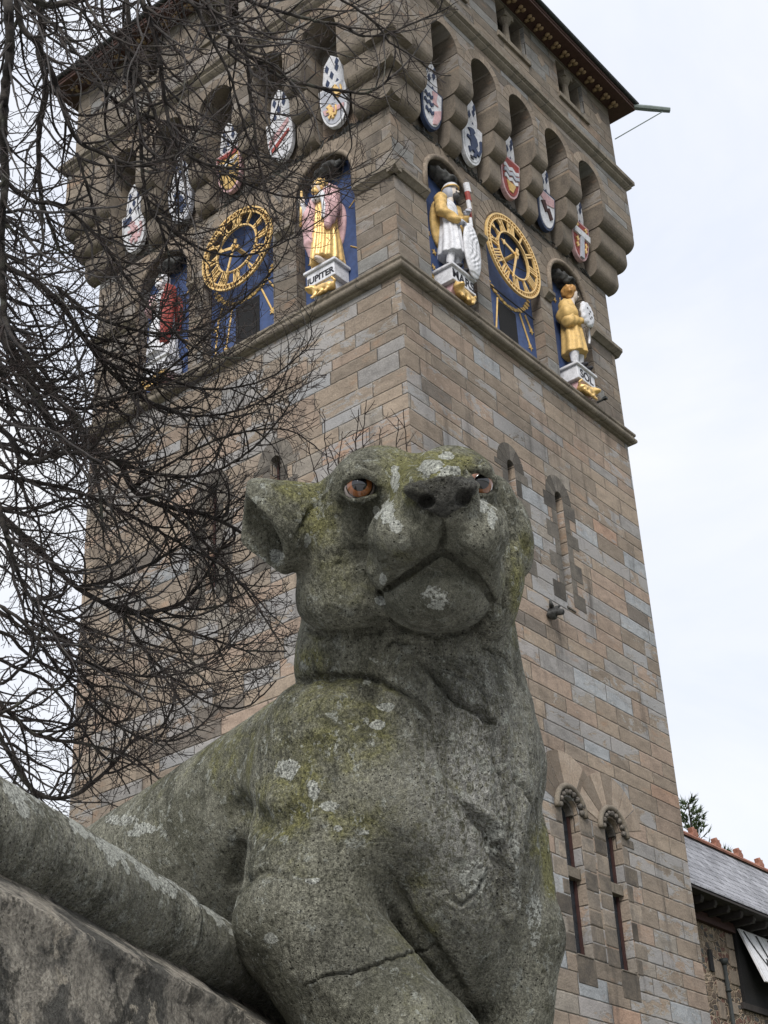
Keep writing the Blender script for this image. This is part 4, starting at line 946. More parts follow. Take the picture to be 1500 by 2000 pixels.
# conifer behind the ridge
NM, t, b = newmat('conifer needles'); g = G(t); p = g.pos()
g._in(b.inputs['Base Color'], g.mix(g.noise(p, 1.5, 6, .7), (.022, .040, .018), (.085, .115, .040))); 
BK, t, b = newmat('bark'); g = G(t); p = g.pos(); n1 = g.noise(p, 18, 6, .7); th = g.attr('thin')
col = g.mix(g.sstep(n1, .35, .7), (.014, .012, .011), (.050, .043, .037)); col = g.mix(g.m('MULTIPLY', g.sstep(g.noise(p, 5, 5, .7), .56, .68), .6), col, (.085, .09, .065))
col = g.mix(g.m('MULTIPLY', th, .8), col, (.034, .022, .019)); g._in(b.inputs['Base Color'], col); g._in(b.inputs['Normal'], g.bump(n1, .01))
def conifer(px_, py_, dist, h, seed, label):
    rg = random.Random(seed); topw = pix(px_, py_, dist); base = Vector((topw[0], topw[1], 0)); H = topw[2]
    r = thing('conifer_tree', base, label, 'tree', 'conifers behind the slate roof')
    mb = MB(); mb.tube([(0, 0, 0), (.05, 0, H*.5), (0, 0, H)], [.35, .2, .02], 8); mb.build('trunk', BK, r, smooth=True)
    mb = MB(); z = H
    while z > H-h:
        wdt = min(.2+(H-z)*.38, 3.2)
        for k in range(6):
            a = rg.uniform(0, 6.28); ln = wdt*rg.uniform(.6, 1.1); n = max(3, int(ln/.16)); d = Vector((math.cos(a), math.sin(a), .55-.15*(H-z)/h)); pos = Vector((0, 0, z-rg.uniform(0, .2)))
            for i in range(n):
                q = pos+d*ln*(i+1)/n; q.z += .10*ln*(i/n)**2
                for s in range(7):
                    dd = Vector((d.x+rg.gauss(0, .6), d.y+rg.gauss(0, .6), d.z+rg.gauss(.35, .5))).normalized(); l = rg.uniform(.12, .30); sd = dd.cross(Vector((rg.gauss(0, 1), rg.gauss(0, 1), rg.gauss(0, 1)))).normalized()*.022
                    mb.add([q-sd, q+sd, q+dd*l], [(0, 1, 2)])
        z -= .22
    mb.build('crown', NM, r); return r
conifer(1344, 1570, 47, 5.5, 1, 'dark green conifer top showing beside the tower edge above the ridge')
conifer(1412, 1668, 49, 3, 2, 'tip of a smaller conifer just above the ridge tiles')
# ------------------------------------------------------------------ the stone lioness on the wall
LD = 3.3                                   # metres from the camera to the middle of her head
def l2w(V): return pix(V[:, 0], V[:, 1], LD+V[:, 2]*LD/FPX)
def lion_head(P):
    d = ell(P, (790, 1040, 110), (205, 148, 190))
    d = smin(d, ell(P, (735, 950, 10), (95, 78, 100), (0, 0, -12)), 26)
    d = smin(d, ell(P, (888, 942, 25), (82, 72, 95), (0, 0, 14)), 26)
    d = smin(d, ell(P, (664, 1085, 58), (86, 150, 116)), 36)
    d = smin(d, ell(P, (684, 1178, 50), (102, 66, 120)), 40)
    d = smin(d, ell(P, (955, 1125, 75), (69, 130, 120)), 36)
    d = smin(d, ell(P, (820, 1178, 112), (172, 56, 118)), 30)
    # muzzle
    m = cone(P, (822, 958, -10), (860, 974, -205), 70, 78)
    m = smin(m, ell(P, (850, 1055, -95), (130, 92, 135)), 36)
    d = smin(d, m, 22)
    lob = ell(P, (797, 1046, -165), (84, 68, 100), (0, 0, -16))
    lob = smin(lob, ell(P, (768, 1098, -112), (54, 62, 82), (0, 0, 28)), 26)
    lor = ell(P, (925, 1046, -165), (70, 70, 95), (0, 0, 26))
    lor = smin(lor, ell(P, (950, 1110, -95), (36, 72, 82), (0, 0, -14)), 24)
    lips = smin(lob, lor, 4)
    d = smin(d, lips, 14)
    ch = ell(P, (856, 1156, -116), (108, 74, 96))
    ch = smin(ch, ell(P, (850, 1188, -84), (96, 48, 84)), 24)
    d = smin(d, ch, 3)
    d = smin(d, ell(P, (757, 1186, -45), (30, 22, 40)), 12)
    if MOUTH: d = smax(d, -smin(chain(P, MOUTH[0], MOUTH[2]), chain(P, MOUTH[1], MOUTH[3]), 0), 2.5)
    d = smin(d, cone(P, (948, 1120, -98), (968, 1200, -62), 20, 16), 10)
    # nose leather
    ns = ell(P, (861, 951, -250), (79, 24, 50), (8, 0, -2))
    ns = smin(ns, cone(P, (863, 962, -254), (866, 1004, -246), 46, 17), 16)
    ns = smax(ns, -286-P[:, 2], 6)
    d = smin(d, ns, 2)
    nl = chain(P, [(792, 962, -286), (814, 977, -300), (848, 988, -306)], [8, 15, 11]); nl = smin(nl, ell(P, (832, 979, -304), (20, 14, 60)), 5)
    d = smax(d, -nl, 4)
    nr = chain(P, [(936, 958, -286), (914, 974, -306), (888, 984, -312)], [8, 17, 12]); nr = smin(nr, ell(P, (908, 975, -300), (21, 18, 62)), 5); d = smax(d, -nr, 4)
    # sockets and lids
    for (c, r, ry) in (((702, 952, -86), 36, 14), ((938, 944, -66), 32, -28)):
        s = ell(P, (c[0], c[1], c[2]), (r, r*.74, r*.9), (0, ry, -4 if ry > 0 else 10)); d = smax(d, -s, 6)
    up = [(664, 962, -62), (678, 936, -84), (704, 924, -97), (730, 932, -100), (742, 950, -100)]
    d = smin(d, chain(P, up, [6, 9, 10, 9, 6], 4), 9)
    lo_ = [(664, 962, -62), (684, 976, -84), (708, 979, -94), (734, 968, -96)]
    d = smin(d, chain(P, lo_, [5, 7, 8, 6], 4), 9)
    up = [(905, 935, -98), (922, 917, -92), (944, 918, -78), (962, 936, -52), (970, 958, -30)]
    d = smin(d, chain(P, up, [6, 9, 10, 9, 6], 4), 9)
    d = smin(d, chain(P, [(918, 966, -90), (940, 968, -76), (962, 962, -50)], [5, 6, 5], 4), 8)
    # ears: hollow cups
    ear = cone(P, (628, 1022, 70), (512, 1036, 10), 74, 99)
    ear = smin(ear, cone(P, (632, 985, 60), (502, 958, 20), 34, 22), 14)
    ear = smax(ear, -.52*P[:, 0]+.50*P[:, 1]-.69*P[:, 2]-288, 5)
    ear = smax(ear, (477-P[:, 0])-.10*(P[:, 1]-1000), 5)
    ear = smax(ear, (P[:, 1]-1066)*.77-(P[:, 0]-479)*.60, 8)
    cav = cone(P, (600, 1046, 30), (450, 1050, -34), 24, 93)
    ear = smax(ear, -cav, 7)
    d = smin(d, ear, 9)
    e2 = ell(P, (985, 1020, 120), (40, 95, 80), (0, 0, -14))
    e2 = smin(e2, ell(P, (1012, 1050, 150), (30, 78, 62), (0, 0, -8)), 8)
    e2 = smax(e2, -ell(P, (1003, 1040, 95), (9, 78, 46), (0, 0, -14)), 5)
    d = smin(d, e2, 10)
    return d
MOUTH = None
def zsurf(fn, x, y, z0=-420, z1=150, n=1200):
    z = np.linspace(z0, z1, n); d = fn(np.stack([np.full(n, x), np.full(n, y), z], 1).astype(np.float32)); return z[np.argmax(d < 0)]
mpath = [(744, 1158), (760, 1148), (778, 1136), (797, 1123), (816, 1109), (832, 1097), (848, 1086), (863, 1079), (878, 1084), (894, 1095), (910, 1109), (926, 1124), (940, 1141), (953, 1161), (965, 1186)]
mz_ = np.array([zsurf(lion_head, x, y+3) for x, y in mpath]); mr_ = [5]+[8]*13+[5]
MOUTH = ([(x, y, z+1) for (x, y), z in zip(mpath, mz_)], [(x, y-1, z+13) for (x, y), z in zip(mpath, mz_)], mr_, [r-1 for r in mr_])
def lion_body(P):
    nk = chain(P, [(798, 1120, 222), (796, 1300, 200), (830, 1500, 190)], [196, 214, 238], 30)
    nk = smin(nk, ell(P, (880, 1420, 70), (150, 150, 150)), 50)
    sh = ell(P, (690, 1530, 140), (205, 210, 225), (0, 0, 18))
    sh = smin(sh, cone(P, (728, 1492, 250), (230, 1842, 900), 210, 220), 60)
    sh = smin(sh, ell(P, (668, 1462, 110), (160, 146, 180), (0, 0, 14)), 30)
    d = smin(nk, sh, 5)
    d = smin(d, ell(P, (885, 1640, 70), (172, 330, 205)), 46)
    d = smin(d, ell(P, (780, 1580, 40), (165, 190, 190), (0, 0, 12)), 50)
    d = smin(d, cone(P, (1000, 1650, 190), (1008, 1830, 120), 72, 92), 40)
    d = smin(d, cone(P, (1008, 1830, 120), (985, 2180, 60), 92, 78), 30)
    d = smin(d, cone(P, (650, 1640, 20), (592, 1812, -70), 168, 132), 44)
    d = smin(d, cone(P, (592, 1806, -76), (796, 2075, -200), 136, 150), 22)
    d = smin(d, cone(P, (796, 2075, -200), (830, 2230, -190), 150, 110), 30)
    d = smin(d, ell(P, (820, 2260, -260), (120, 70, 190)), 30)
    d = smin(d, ell(P, (985, 2250, 0), (90, 70, 170)), 30)
    d = smin(d, cone(P, (800, 1750, 250), (760, 2150, 450), 210, 230), 60)
    return d
def lion_sdf(P): return smin(lion_head(P), lion_body(P), 7)

V, F = sdf_mesh(lion_sdf, (-40, 830, -420), (1150, 2330, 1150), 4.0)
V = relax(V, F, 2, .5)
Nn = vnormals(V, F)
X, Y, Z = V[:, 0], V[:, 1], V[:, 2]
front = np.clip((-Nn[:, 2]+.15)*3, 0, 1)*(Z < 420)
disp = np.zeros(len(V))
def crease(pts, wdt, dep, zmax=400, taper=True, lip=0):
    """carve a groove (or raise a ridge, dep < 0) along a line on the front of the statue"""
    global disp
    d, t = polydist(X+4*vnoise(V/14, 3), Y+4*vnoise(V/14, 5), pts)
    a = np.exp(-(d/wdt)**2)*(np.minimum(1, np.minimum(t, 1-t)*6+.15) if taper else 1)
    disp = disp-1.9*dep*a*front*(Z < zmax)
    if lip: disp = disp+lip*np.exp(-((d-wdt*1.8)/wdt)**2)*front*(Z < zmax)
# face
crease([(866, 1012), (864, 1050), (861, 1080)], 5, 8)
crease([(722, 985), (716, 1040), (722, 1095), (740, 1150)], 13, 7); crease([(985, 1000), (988, 1070), (985, 1150), (978, 1205)], 7, 6)
crease([(590, 1222), (616, 1238), (650, 1244), (705, 1237), (748, 1230)], 5.5, 11)
crease([(728, 1104), (775, 1092), (830, 1076)], 3, 3); crease([(735, 1122), (790, 1110), (840, 1088)], 3, 2.5); crease([(890, 1070), (940, 1090), (970, 1120)], 3, 2.5)
crease([(812, 880), (812, 905), (826, 930)], 12, 7)
crease([(655, 985), (690, 1002), (728, 1000)], 8, 5); crease([(640, 1010), (672, 1060), (676, 1120)], 26, 6); crease([(700, 1060), (690, 1110), (700, 1150)], 20, 5)
crease([(668, 925), (700, 905), (745, 915)], 10, -5); crease([(905, 905), (935, 897), (962, 925)], 8, -4)
for k in range(6): crease([(520+k*17, 950+k*6), (540+k*14, 985+k*7), (560+k*10, 1010+k*8)], 3, 3)
for k in range(4): crease([(575+k*9, 1060-k*16), (588+k*8, 1030-k*14), (612+k*8, 1005-k*12)], 3.5, 3)
for k in range(5): crease([(988+k*2, 945+k*16), (1008+k*3, 985+k*16), (1018+k*2, 1020+k*16)], 3, 3)
crease([(980, 955), (996, 1000), (1004, 1050), (1006, 1110)], 5, 8); crease([(992, 950), (1014, 990), (1026, 1040), (1030, 1090)], 4, 4)
crease([(786, 944), (812, 930), (860, 922), (908, 922), (938, 934)], 5, 5)
crease([(786, 968), (812, 990), (838, 1004), (862, 1016)], 4, 6); crease([(940, 962), (918, 990), (896, 1004), (870, 1016)], 4, 6)
crease([(752, 1172), (764, 1200), (792, 1228), (850, 1240), (915, 1230), (952, 1200)], 7, 5)
# neck folds, flaking skin of the stone, chest ridge, cracks
crease([(586, 1330), (625, 1322), (665, 1319), (705, 1323), (745, 1333), (775, 1347), (805, 1366), (838, 1400)], 6, 10, taper=False)
crease([(585, 1928), (640, 1905), (700, 1896), (770, 1868), (856, 1850)], 2.4, 6)
crease([(755, 1270), (768, 1252), (810, 1256)], 3, 7); crease([(818, 1290), (858, 1330), (890, 1372), (935, 1392), (962, 1424)], 6, 11, lip=6); crease([(880, 1290), (925, 1330), (962, 1390), (974, 1420)], 12, -5)
for k in range(5): crease([(940+k*22, 1300+k*8), (955+k*20, 1400+k*10), (952+k*19, 1520), (965+k*14, 1640)], 7, 3.5 if k % 2 else -3.5)
crease([(836, 1420), (870, 1500), (905, 1545)], 9, 5); crease([(1000, 1270), (1022, 1340), (1036, 1450), (1040, 1540)], 6, 5)
crease([(860, 1300), (920, 1330), (965, 1380), (972, 1422)], 4, 6); crease([(940, 1262), (985, 1278), (1010, 1310), (1020, 1350)], 3, 9)
crease([(905, 1250), (930, 1320), (975, 1380)], 10, 5); crease([(975, 1300), (1000, 1400), (1010, 1500)], 12, 5)
crease([(830, 1400), (880, 1470), (905, 1540)], 22, 7); crease([(880, 1540), (950, 1600), (985, 1680), (992, 1760), (980, 1840)], 12, -9)
crease([(900, 1572), (938, 1608), (966, 1660), (978, 1730), (974, 1810)], 7, 8); crease([(918, 1556), (958, 1606), (984, 1664), (994, 1740), (990, 1820)], 6, -6); crease([(1005, 1500), (1030, 1560), (1052, 1570)], 3, 9); crease([(948, 1436), (980, 1520), (996, 1600), (1006, 1690), (1000, 1790)], 2.6, 6)
crease([(1055, 1560), (1040, 1680), (1010, 1800), (980, 1880)], 12, 12); crease([(1068, 1500), (1045, 1600), (1038, 1700)], 5, 5)
crease([(872, 1750), (900, 1768), (935, 1740), (955, 1700)], 4, 5, lip=2)
crease([(462, 1722), (520, 1700), (560, 1712)], 6, 5); crease([(440, 1560), (520, 1610), (560, 1600), (600, 1570)], 26, 12); crease([(470, 1640), (462, 1700), (468, 1740)], 16, 10)
crease([(760, 1700), (800, 1790), (870, 1880), (930, 1985)], 10, 8)
crease([(540, 1500), (600, 1560), (680, 1590)], 20, 5); crease([(700, 1330), (640, 1380), (600, 1450)], 24, -4)
crease([(600, 1900), (700, 1990)], 20, -4)
# weathering
hair = np.exp(-(((X-945)/95)**2+((Y-1560)/300)**2)); disp += 5.0*hair*front*fbm(np.stack([X/13+.5*vnoise(V/60, 2), Y/85, Z/60], 1), 2, 41)
face = np.exp(-(((X-660)/85)**2+((Y-1130)/120)**2))+.6*np.exp(-(((X-1010)/40)**2+((Y-1150)/110)**2)); disp += 3.4*face*front*fbm(np.stack([(X+.35*Y)/11, (Y-.35*X)/48, Z/60], 1), 2, 43)
disp += 4.0*fbm(V/85, 3, 11)+1.9*fbm(V/26, 3, 21)*front
pit = fbm(V/9.5, 2, 31); disp -= np.clip(pit-.34, 0, 1)*11*front
V2 = V+Nn*disp[:, None]
me = np_mesh('lioness_body', l2w(V2), F)
Nw = vnormals(l2w(V2), F)
# stains that belong to the stone: lichen rosettes, moss on what faces the sky, dark algae on the nose
lich = np.zeros(len(V))
for (cx, cy, rx, ry) in [(757, 1000, 13, 24), (773, 1028, 12, 13), (838, 908, 26, 12), (772, 935, 8, 26), (872, 890, 14, 7), (945, 988, 9, 14), (962, 1010, 9, 20), (600, 1058, 6, 14), (745, 1133, 10, 11), (742, 1172, 10, 9),
                         (752, 1381, 15, 10), (737, 1415, 15, 8), (848, 1168, 34, 24), (640, 1573, 18, 10), (610, 1720, 14, 6), (530, 1834, 13, 10), (660, 1618, 8, 6), (710, 1626, 8, 5), (240, 1602, 34, 12), (285, 1618, 22, 10), (262, 1628, 14, 6),
                         (880, 918, 22, 8), (500, 1100, 20, 16), (540, 1085, 14, 12), (735, 1000, 8, 10), (925, 1710, 30, 40), (1000, 1700, 14, 90), (960, 1640, 14, 40), (560, 1500, 22, 16), (610, 1540, 12, 20), (1045, 1790, 14, 60)]:
    q = np.hypot((X-cx)/rx, (Y-cy)/ry)+.45*fbm(V/11, 2, int(cx))
    soft = 1 if rx < 30 and ry < 30 else .45
    lich = np.maximum(lich, np.clip((1.08-q)*5, 0, 1)*soft*(Nn[:, 2] < .3))
set_attr(me, 'lichen', lich)
moss = np.zeros(len(V))
for (cx, cy, rx, ry, s) in [(852, 906, 70, 24, 1.5), (800, 930, 75, 55, .9), (620, 1010, 45, 70, .8), (590, 960, 70, 30, .8), (660, 1130, 70, 90, .5), (640, 1440, 130, 140, .55), (560, 1560, 90, 110, .7), (700, 1600, 130, 60, .6), (1070, 1690, 20, 90, 1.1), (1010, 1160, 22, 80, 1.1), (1030, 1070, 16, 40, .9), (770, 1080, 50, 50, .45), (600, 1290, 60, 60, .5), (830, 1790, 60, 100, .5), (480, 1500, 110, 90, .5)]:
    moss = np.maximum(moss, s*np.exp(-(((X-cx)/rx)**2+((Y-cy)/ry)**2)))
moss += .35*np.clip(Nw[:, 2]+.1, 0, 1)
set_attr(me, 'moss', moss)
NP = [(785, 948), (798, 934), (862, 926), (926, 927), (939, 941), (930, 968), (902, 992), (874, 1016), (858, 1016), (824, 996), (790, 970), (785, 948)]
ins = np.zeros(len(X), bool)
for (ax_, ay), (bx, by) in zip(NP[:-1], NP[1:]):
    ins ^= ((ay > Y) != (by > Y)) & (X < (bx-ax_)*(Y-ay)/(by-ay+1e-9)+ax_)
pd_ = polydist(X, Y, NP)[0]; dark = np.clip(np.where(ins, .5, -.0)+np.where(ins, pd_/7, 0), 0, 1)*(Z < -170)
dark = np.maximum(dark, .55*np.exp(-(((X-660)/120)**2+((Y-1860)/110)**2)))  # soft oval patch of darker tone over the foreleg
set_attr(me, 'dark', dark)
chest = np.exp(-(((X-930)/130)**2+((Y-1560)/260)**2)); set_attr(me, 'bare', chest)
set_attr(me, 'face', np.exp(-(((X-800)/190)**4+((Y-1110)/150)**4)))
LM, t, b = newmat('lichened carved stone'); g = G(t); p = g.pos()
n_big = g.noise(p, 7, 6, .65, .6); n_mid = g.noise(p, 42, 6, .68); n_fine = g.noise(p, 150, 5, .72); n_gr = g.noise(p, 420, 2, .5)
strk = g.noise(g.scale(p, (1, 1, .30)), 85, 5, .7, 1.5)
col = g.mix(g.sstep(n_big, .36, .66), (.150, .148, .110), (.320, .313, .248))
col = g.mix(g.m('MULTIPLY', g.attr('bare'), g.sstep(strk, .43, .54)), col, (.47, .465, .43))
col = g.mix(1, col, g.ramp(n_mid, [(.3, .78), (.5, .99), (.72, 1.22)]), 'MULTIPLY')
mo = g.m('ADD', g.m('MULTIPLY', g.attr('moss'), .55), g.m('MULTIPLY', g.m('SUBTRACT', g.noise(p, 13, 6, .7, .4), .5), 1.1))
col = g.mix(g.m('MULTIPLY', g.sstep(mo, .12, .52), .72), col, g.mix(n_fine, (.12, .125, .035), (.34, .315, .10)))
rs = g.noise(g.scale(p, (1, 1, .16)), 16, 6, .65); col = g.mix(g.m('MULTIPLY', g.sstep(rs, .50, .66), .5), col, (.050, .050, .038))
col = g.mix(g.m('MULTIPLY', g.attr('face'), .25), col, (.15, .152, .125))
# small crusts of grey lichen everywhere
gl = g.noise(p, 30, 8, .76, .3); col = g.mix(g.m('MULTIPLY', g.sstep(gl, .56, .60), g.m('SUBTRACT', .85, g.m('MULTIPLY', g.attr('face'), .55))), col, (.39, .40, .35))
lf = g.m('ADD', g.attr('lichen'), g.m('ADD', g.m('MULTIPLY', g.m('SUBTRACT', n_mid, .5), 1.2), g.m('MULTIPLY', g.m('SUBTRACT', n_fine, .5), .9))); lm = g.sstep(lf, .36, .46)
col = g.mix(g.m('MULTIPLY', lm, .85), col, g.mix(n_fine, (.42, .43, .385), (.66, .67, .61)))
sp = g.vor(p, 34, out='Distance'); spot = g.m('MULTIPLY', g.m('SUBTRACT', 1, g.sstep(sp, .10, .17)), g.sstep(g.noise(p, 3.1, 2), .50, .60)); col = g.mix(g.m('MULTIPLY', spot, .6), col, (.45, .46, .40))
col = g.mix(g.m('MULTIPLY', g.sstep(strk, .52, .68), .55), col, (.020, .019, .015))
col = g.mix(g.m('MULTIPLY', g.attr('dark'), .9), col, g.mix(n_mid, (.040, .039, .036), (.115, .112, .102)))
col = g.mix(g.m('MULTIPLY', g.m('SUBTRACT', 1, g.m('MULTIPLY', g.attr('face'), .45)), g.ramp(g.noise(p, 4.5, 4, .6), [(.36, .5), (.6, 1.0)])), col, g.mix(1, col, g.ramp(n_fine, [(.36, .32), (.54, 1.02), (.70, 1.6)]), 'MULTIPLY'))
col = g.mix(1, col, g.ramp(n_gr, [(.35, .72), (.65, 1.25)]), 'MULTIPLY')
g._in(b.inputs['Base Color'], col); b.inputs['Roughness'].default_value = .95; b.inputs['Specular IOR Level'].default_value = .15
h = g.m('ADD', g.m('MULTIPLY', n_fine, 1.0), g.m('ADD', g.m('MULTIPLY', strk, 1.1), g.m('MULTIPLY', n_gr, .35)))
h = g.m('ADD', h, g.m('MULTIPLY', lm, .35))
pv = g.vor(p, 85); h = g.m('SUBTRACT', h, g.m('MULTIPLY', g.m('SUBTRACT', 1, g.sstep(pv, .06, .22)), g.m('MULTIPLY', g.sstep(n_big, .42, .55), .9)))
h = g.m('ADD', h, g.m('MULTIPLY', n_mid, 1.6))
col = g.mix(g.m('MULTIPLY', g.m('SUBTRACT', 1, g.sstep(pv, .09, .20)), g.m('MULTIPLY', g.sstep(n_big, .36, .52), .85)), col, (.022, .021, .017)); g._in(b.inputs['Base Color'], col)
g._in(b.inputs['Normal'], g.bump(h, .013, 1.0))
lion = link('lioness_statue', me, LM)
tag(lion, 'lichen covered stone lioness with raised head and glass eyes crouching on the wall', 'animal statue')
# glass eyes
EM, t, b = newmat('amber glass eye'); g = G(t)
tcn = N(t, 'ShaderNodeTexCoord'); ox, oy, oz = g.sep(tcn.outputs['Object'])
rr = g.m('SQRT', g.m('ADD', g.m('POWER', ox, 2), g.m('POWER', oy, 2)))
ang = g.noise(tcn.outputs['Object'], 300, 3)
iris = g.mix(ang, (.10, .034, .011), (.26, .095, .030))
c1 = g.mix(g.sstep(rr, .0150, .0165), (.004, .004, .005), iris); c1 = g.mix(g.sstep(rr, .0250, .0262), c1, (.03, .02, .015)); c1 = g.mix(g.sstep(rr, .0275, .0285), c1, (.42, .36, .34))
g._in(b.inputs['Base Color'], c1); b.inputs['Roughness'].default_value = .08; b.inputs['Specular IOR Level'].default_value = .6; b.inputs['Coat Weight'].default_value = .6; b.inputs['Coat Roughness'].default_value = .03
for (cx, cy, cz, r, lx, ly) in ((702, 953, -70, 30, 702, 942), (936, 945, -52, 27, 944, 938)):
    bm = bmesh.new(); bmesh.ops.create_uvsphere(bm, u_segments=32, v_segments=24, radius=r*LD/FPX)
    em = bpy.data.meshes.new('eye'); bm.to_mesh(em); bm.free()
    e = link('eye', em, EM, lion, True)
    c = Vector(l2w(np.array([[cx, cy, cz]], float))[0]); tg = Vector(l2w(np.array([[lx, ly, cz-34]], float))[0])
    e.rotation_euler = (tg-c).to_track_quat('Z', 'Y').to_euler(); e.location = c
# ------------------------------------------------------------------ animal wall: rolled coping, slope and face
P1 = Vector(pix(0, 1642, 2.60)); P2 = Vector(pix(455, 1890, 3.34)); zc = (P1.z+P2.z)/2
al = Vector((P2.x-P1.x, P2.y-P1.y, 0)); LEN = al.length; al.normalize(); on = Vector((al.y, -al.x, 0))
if on.dot(Vector(CAM)-P1) < 0: on = -on
def W_(s, o, z): q = P1+al*s+on*o; return (q.x, q.y, z+P1.z+(P2.z-P1.z)*s/LEN)
sw = thing('stone_wall', (P1.x, P1.y, 0), 'weathered stone parapet wall with rolled coping left of the lioness', 'wall')
sb = Vector((P1.x, P1.y, 0))
rg0 = np.random.default_rng(3)
def sheet(name, prof, s0, s1, ds, amp, seed, mat, closed=False, cap=True):
    n = max(2, int((s1-s0)/ds)); m = len(prof)
    V = np.array([W_(s0+(s1-s0)*i/n, o, z) for i in range(n+1) for (o, z) in prof]); F = []
    rng = m if closed else m-1
    F = np.array([(i*m+k, (i+1)*m+k, (i+1)*m+(k+1) % m, i*m+(k+1) % m) for i in range(n) for k in range(rng)])
    Nn = vnormals(V, F)
    V = V+Nn*(amp*fbm(V*9, 3, seed)+amp*.45*fbm(V*34, 2, seed+4))[:, None]
    fl = F.tolist()
    if cap and closed: fl += [list(range(m)), [n*m+k for k in range(m)][::-1]]
    me = bpy.data.meshes.new(name); me.from_pydata((V-np.array(sb)).tolist(), [], fl)
    bm = bmesh.new(); bm.from_mesh(me); bmesh.ops.recalc_face_normals(bm, faces=bm.faces); bm.to_mesh(me); bm.free()
    up = np.clip((V[:, 2]-(zc-.0))*22, 0, 1)
    s_ = (V[:, :2]-np.array(P1)[:2])@np.array(al)[:2]; spots = 0*up
    if name == 'coping_roll':
        for k in range(46):
            s0_ = rg0.uniform(-.2, LEN*1.02); z0_ = P1.z+(P2.z-P1.z)*s0_/LEN+rg0.uniform(.02, .088); rx = rg0.uniform(.006, .017); q = np.hypot((s_-s0_)/(rx*1.5), (V[:, 2]-z0_)/rx); spots = np.maximum(spots, np.clip((1.1-q-.5*fbm(V*60, 2, k))*4, 0, 1))
    set_attr(me, 'lichen', np.maximum(spots, np.clip(up*.22+np.clip(fbm(V*30, 2, 9)-.16, 0, 1)*8*up, 0, 1))); set_attr(me, 'moss', .1+0*up); set_attr(me, 'bare', .25+0*up)
    return link(name, me, mat, sw, True)
def circ(r, n=44): return [(r*math.cos(a), r*math.sin(a)) for a in np.linspace(0, 2*math.pi, n+1)[:-1]]
SJ = LEN*.655
sheet('coping_roll', circ(.0885), -3.2, SJ-.014, .010, .005, 5, LM, True)
sheet('coping_roll', circ(.079), SJ+.006, LEN+.75, .012, .008, 6, LM, True)
CM, t, b = newmat('weathered wall face'); g = G(t); p = g.pos()
n1 = g.noise(p, 5, 7, .66, .6); n2 = g.noise(p, 34, 6, .7); n3 = g.noise(p, 160, 4, .6)
col = g.mix(g.sstep(n1, .45, .54), (.10, .095, .083), (.31, .282, .235)); col = g.mix(g.sstep(g.noise(p, 9, 6, .7), .58, .61), col, (.37, .33, .265))
col = g.mix(g.m('MULTIPLY', g.sstep(g.noise(p, 15, 6, .75), .55, .59), .7), col, (.026, .025, .02)); col = g.mix(1, col, g.ramp(n2, [(.3, .55), (.7, 1.4)]), 'MULTIPLY'); col = g.mix(1, col, g.ramp(n3, [(.35, .6), (.65, 1.35)]), 'MULTIPLY')
g._in(b.inputs['Base Color'], col); b.inputs['Roughness'].default_value = .95
g._in(b.inputs['Normal'], g.bump(g.m('ADD', g.m('MULTIPLY', n2, 1.5), g.m('ADD', n3, g.m('MULTIPLY', n1, 2))), .018, 1))
slope = [(-.10, -.02), (.03, -.065)] + [(.045+.115*t_, -.085-.085*t_) for t_ in np.linspace(0, 1, 12)] + [(.160, -.182), (.150, -.20)] + [(.150, -.20-.06*k) for k in range(1, 12)]+[(.152, -1.1), (.155, -P1.z)]
back = [(-.32, -P1.z), (-.32, -.12), (-.12, -.04)]
sheet('wall_face', slope+back, -3.2, SJ+.02, .012, .007, 8, CM, True)
low = [(o-.008, z-.004) for o, z in slope]+back
sheet('wall_face', low, SJ+.026, LEN+.45, .012, .007, 12, CM, True)
base = [(.40, -.46), (.40, -P1.z), (-.95, -P1.z), (-.95, -.46)]
sheet('wall_face', [(.40, -.47), (.41, -.55), (.41, -1.2), (.42, -P1.z), (-.95, -P1.z), (-.95, -.55), (-.94, -.47)], LEN+.452, LEN+4.5, .05, .01, 14, CM, True)
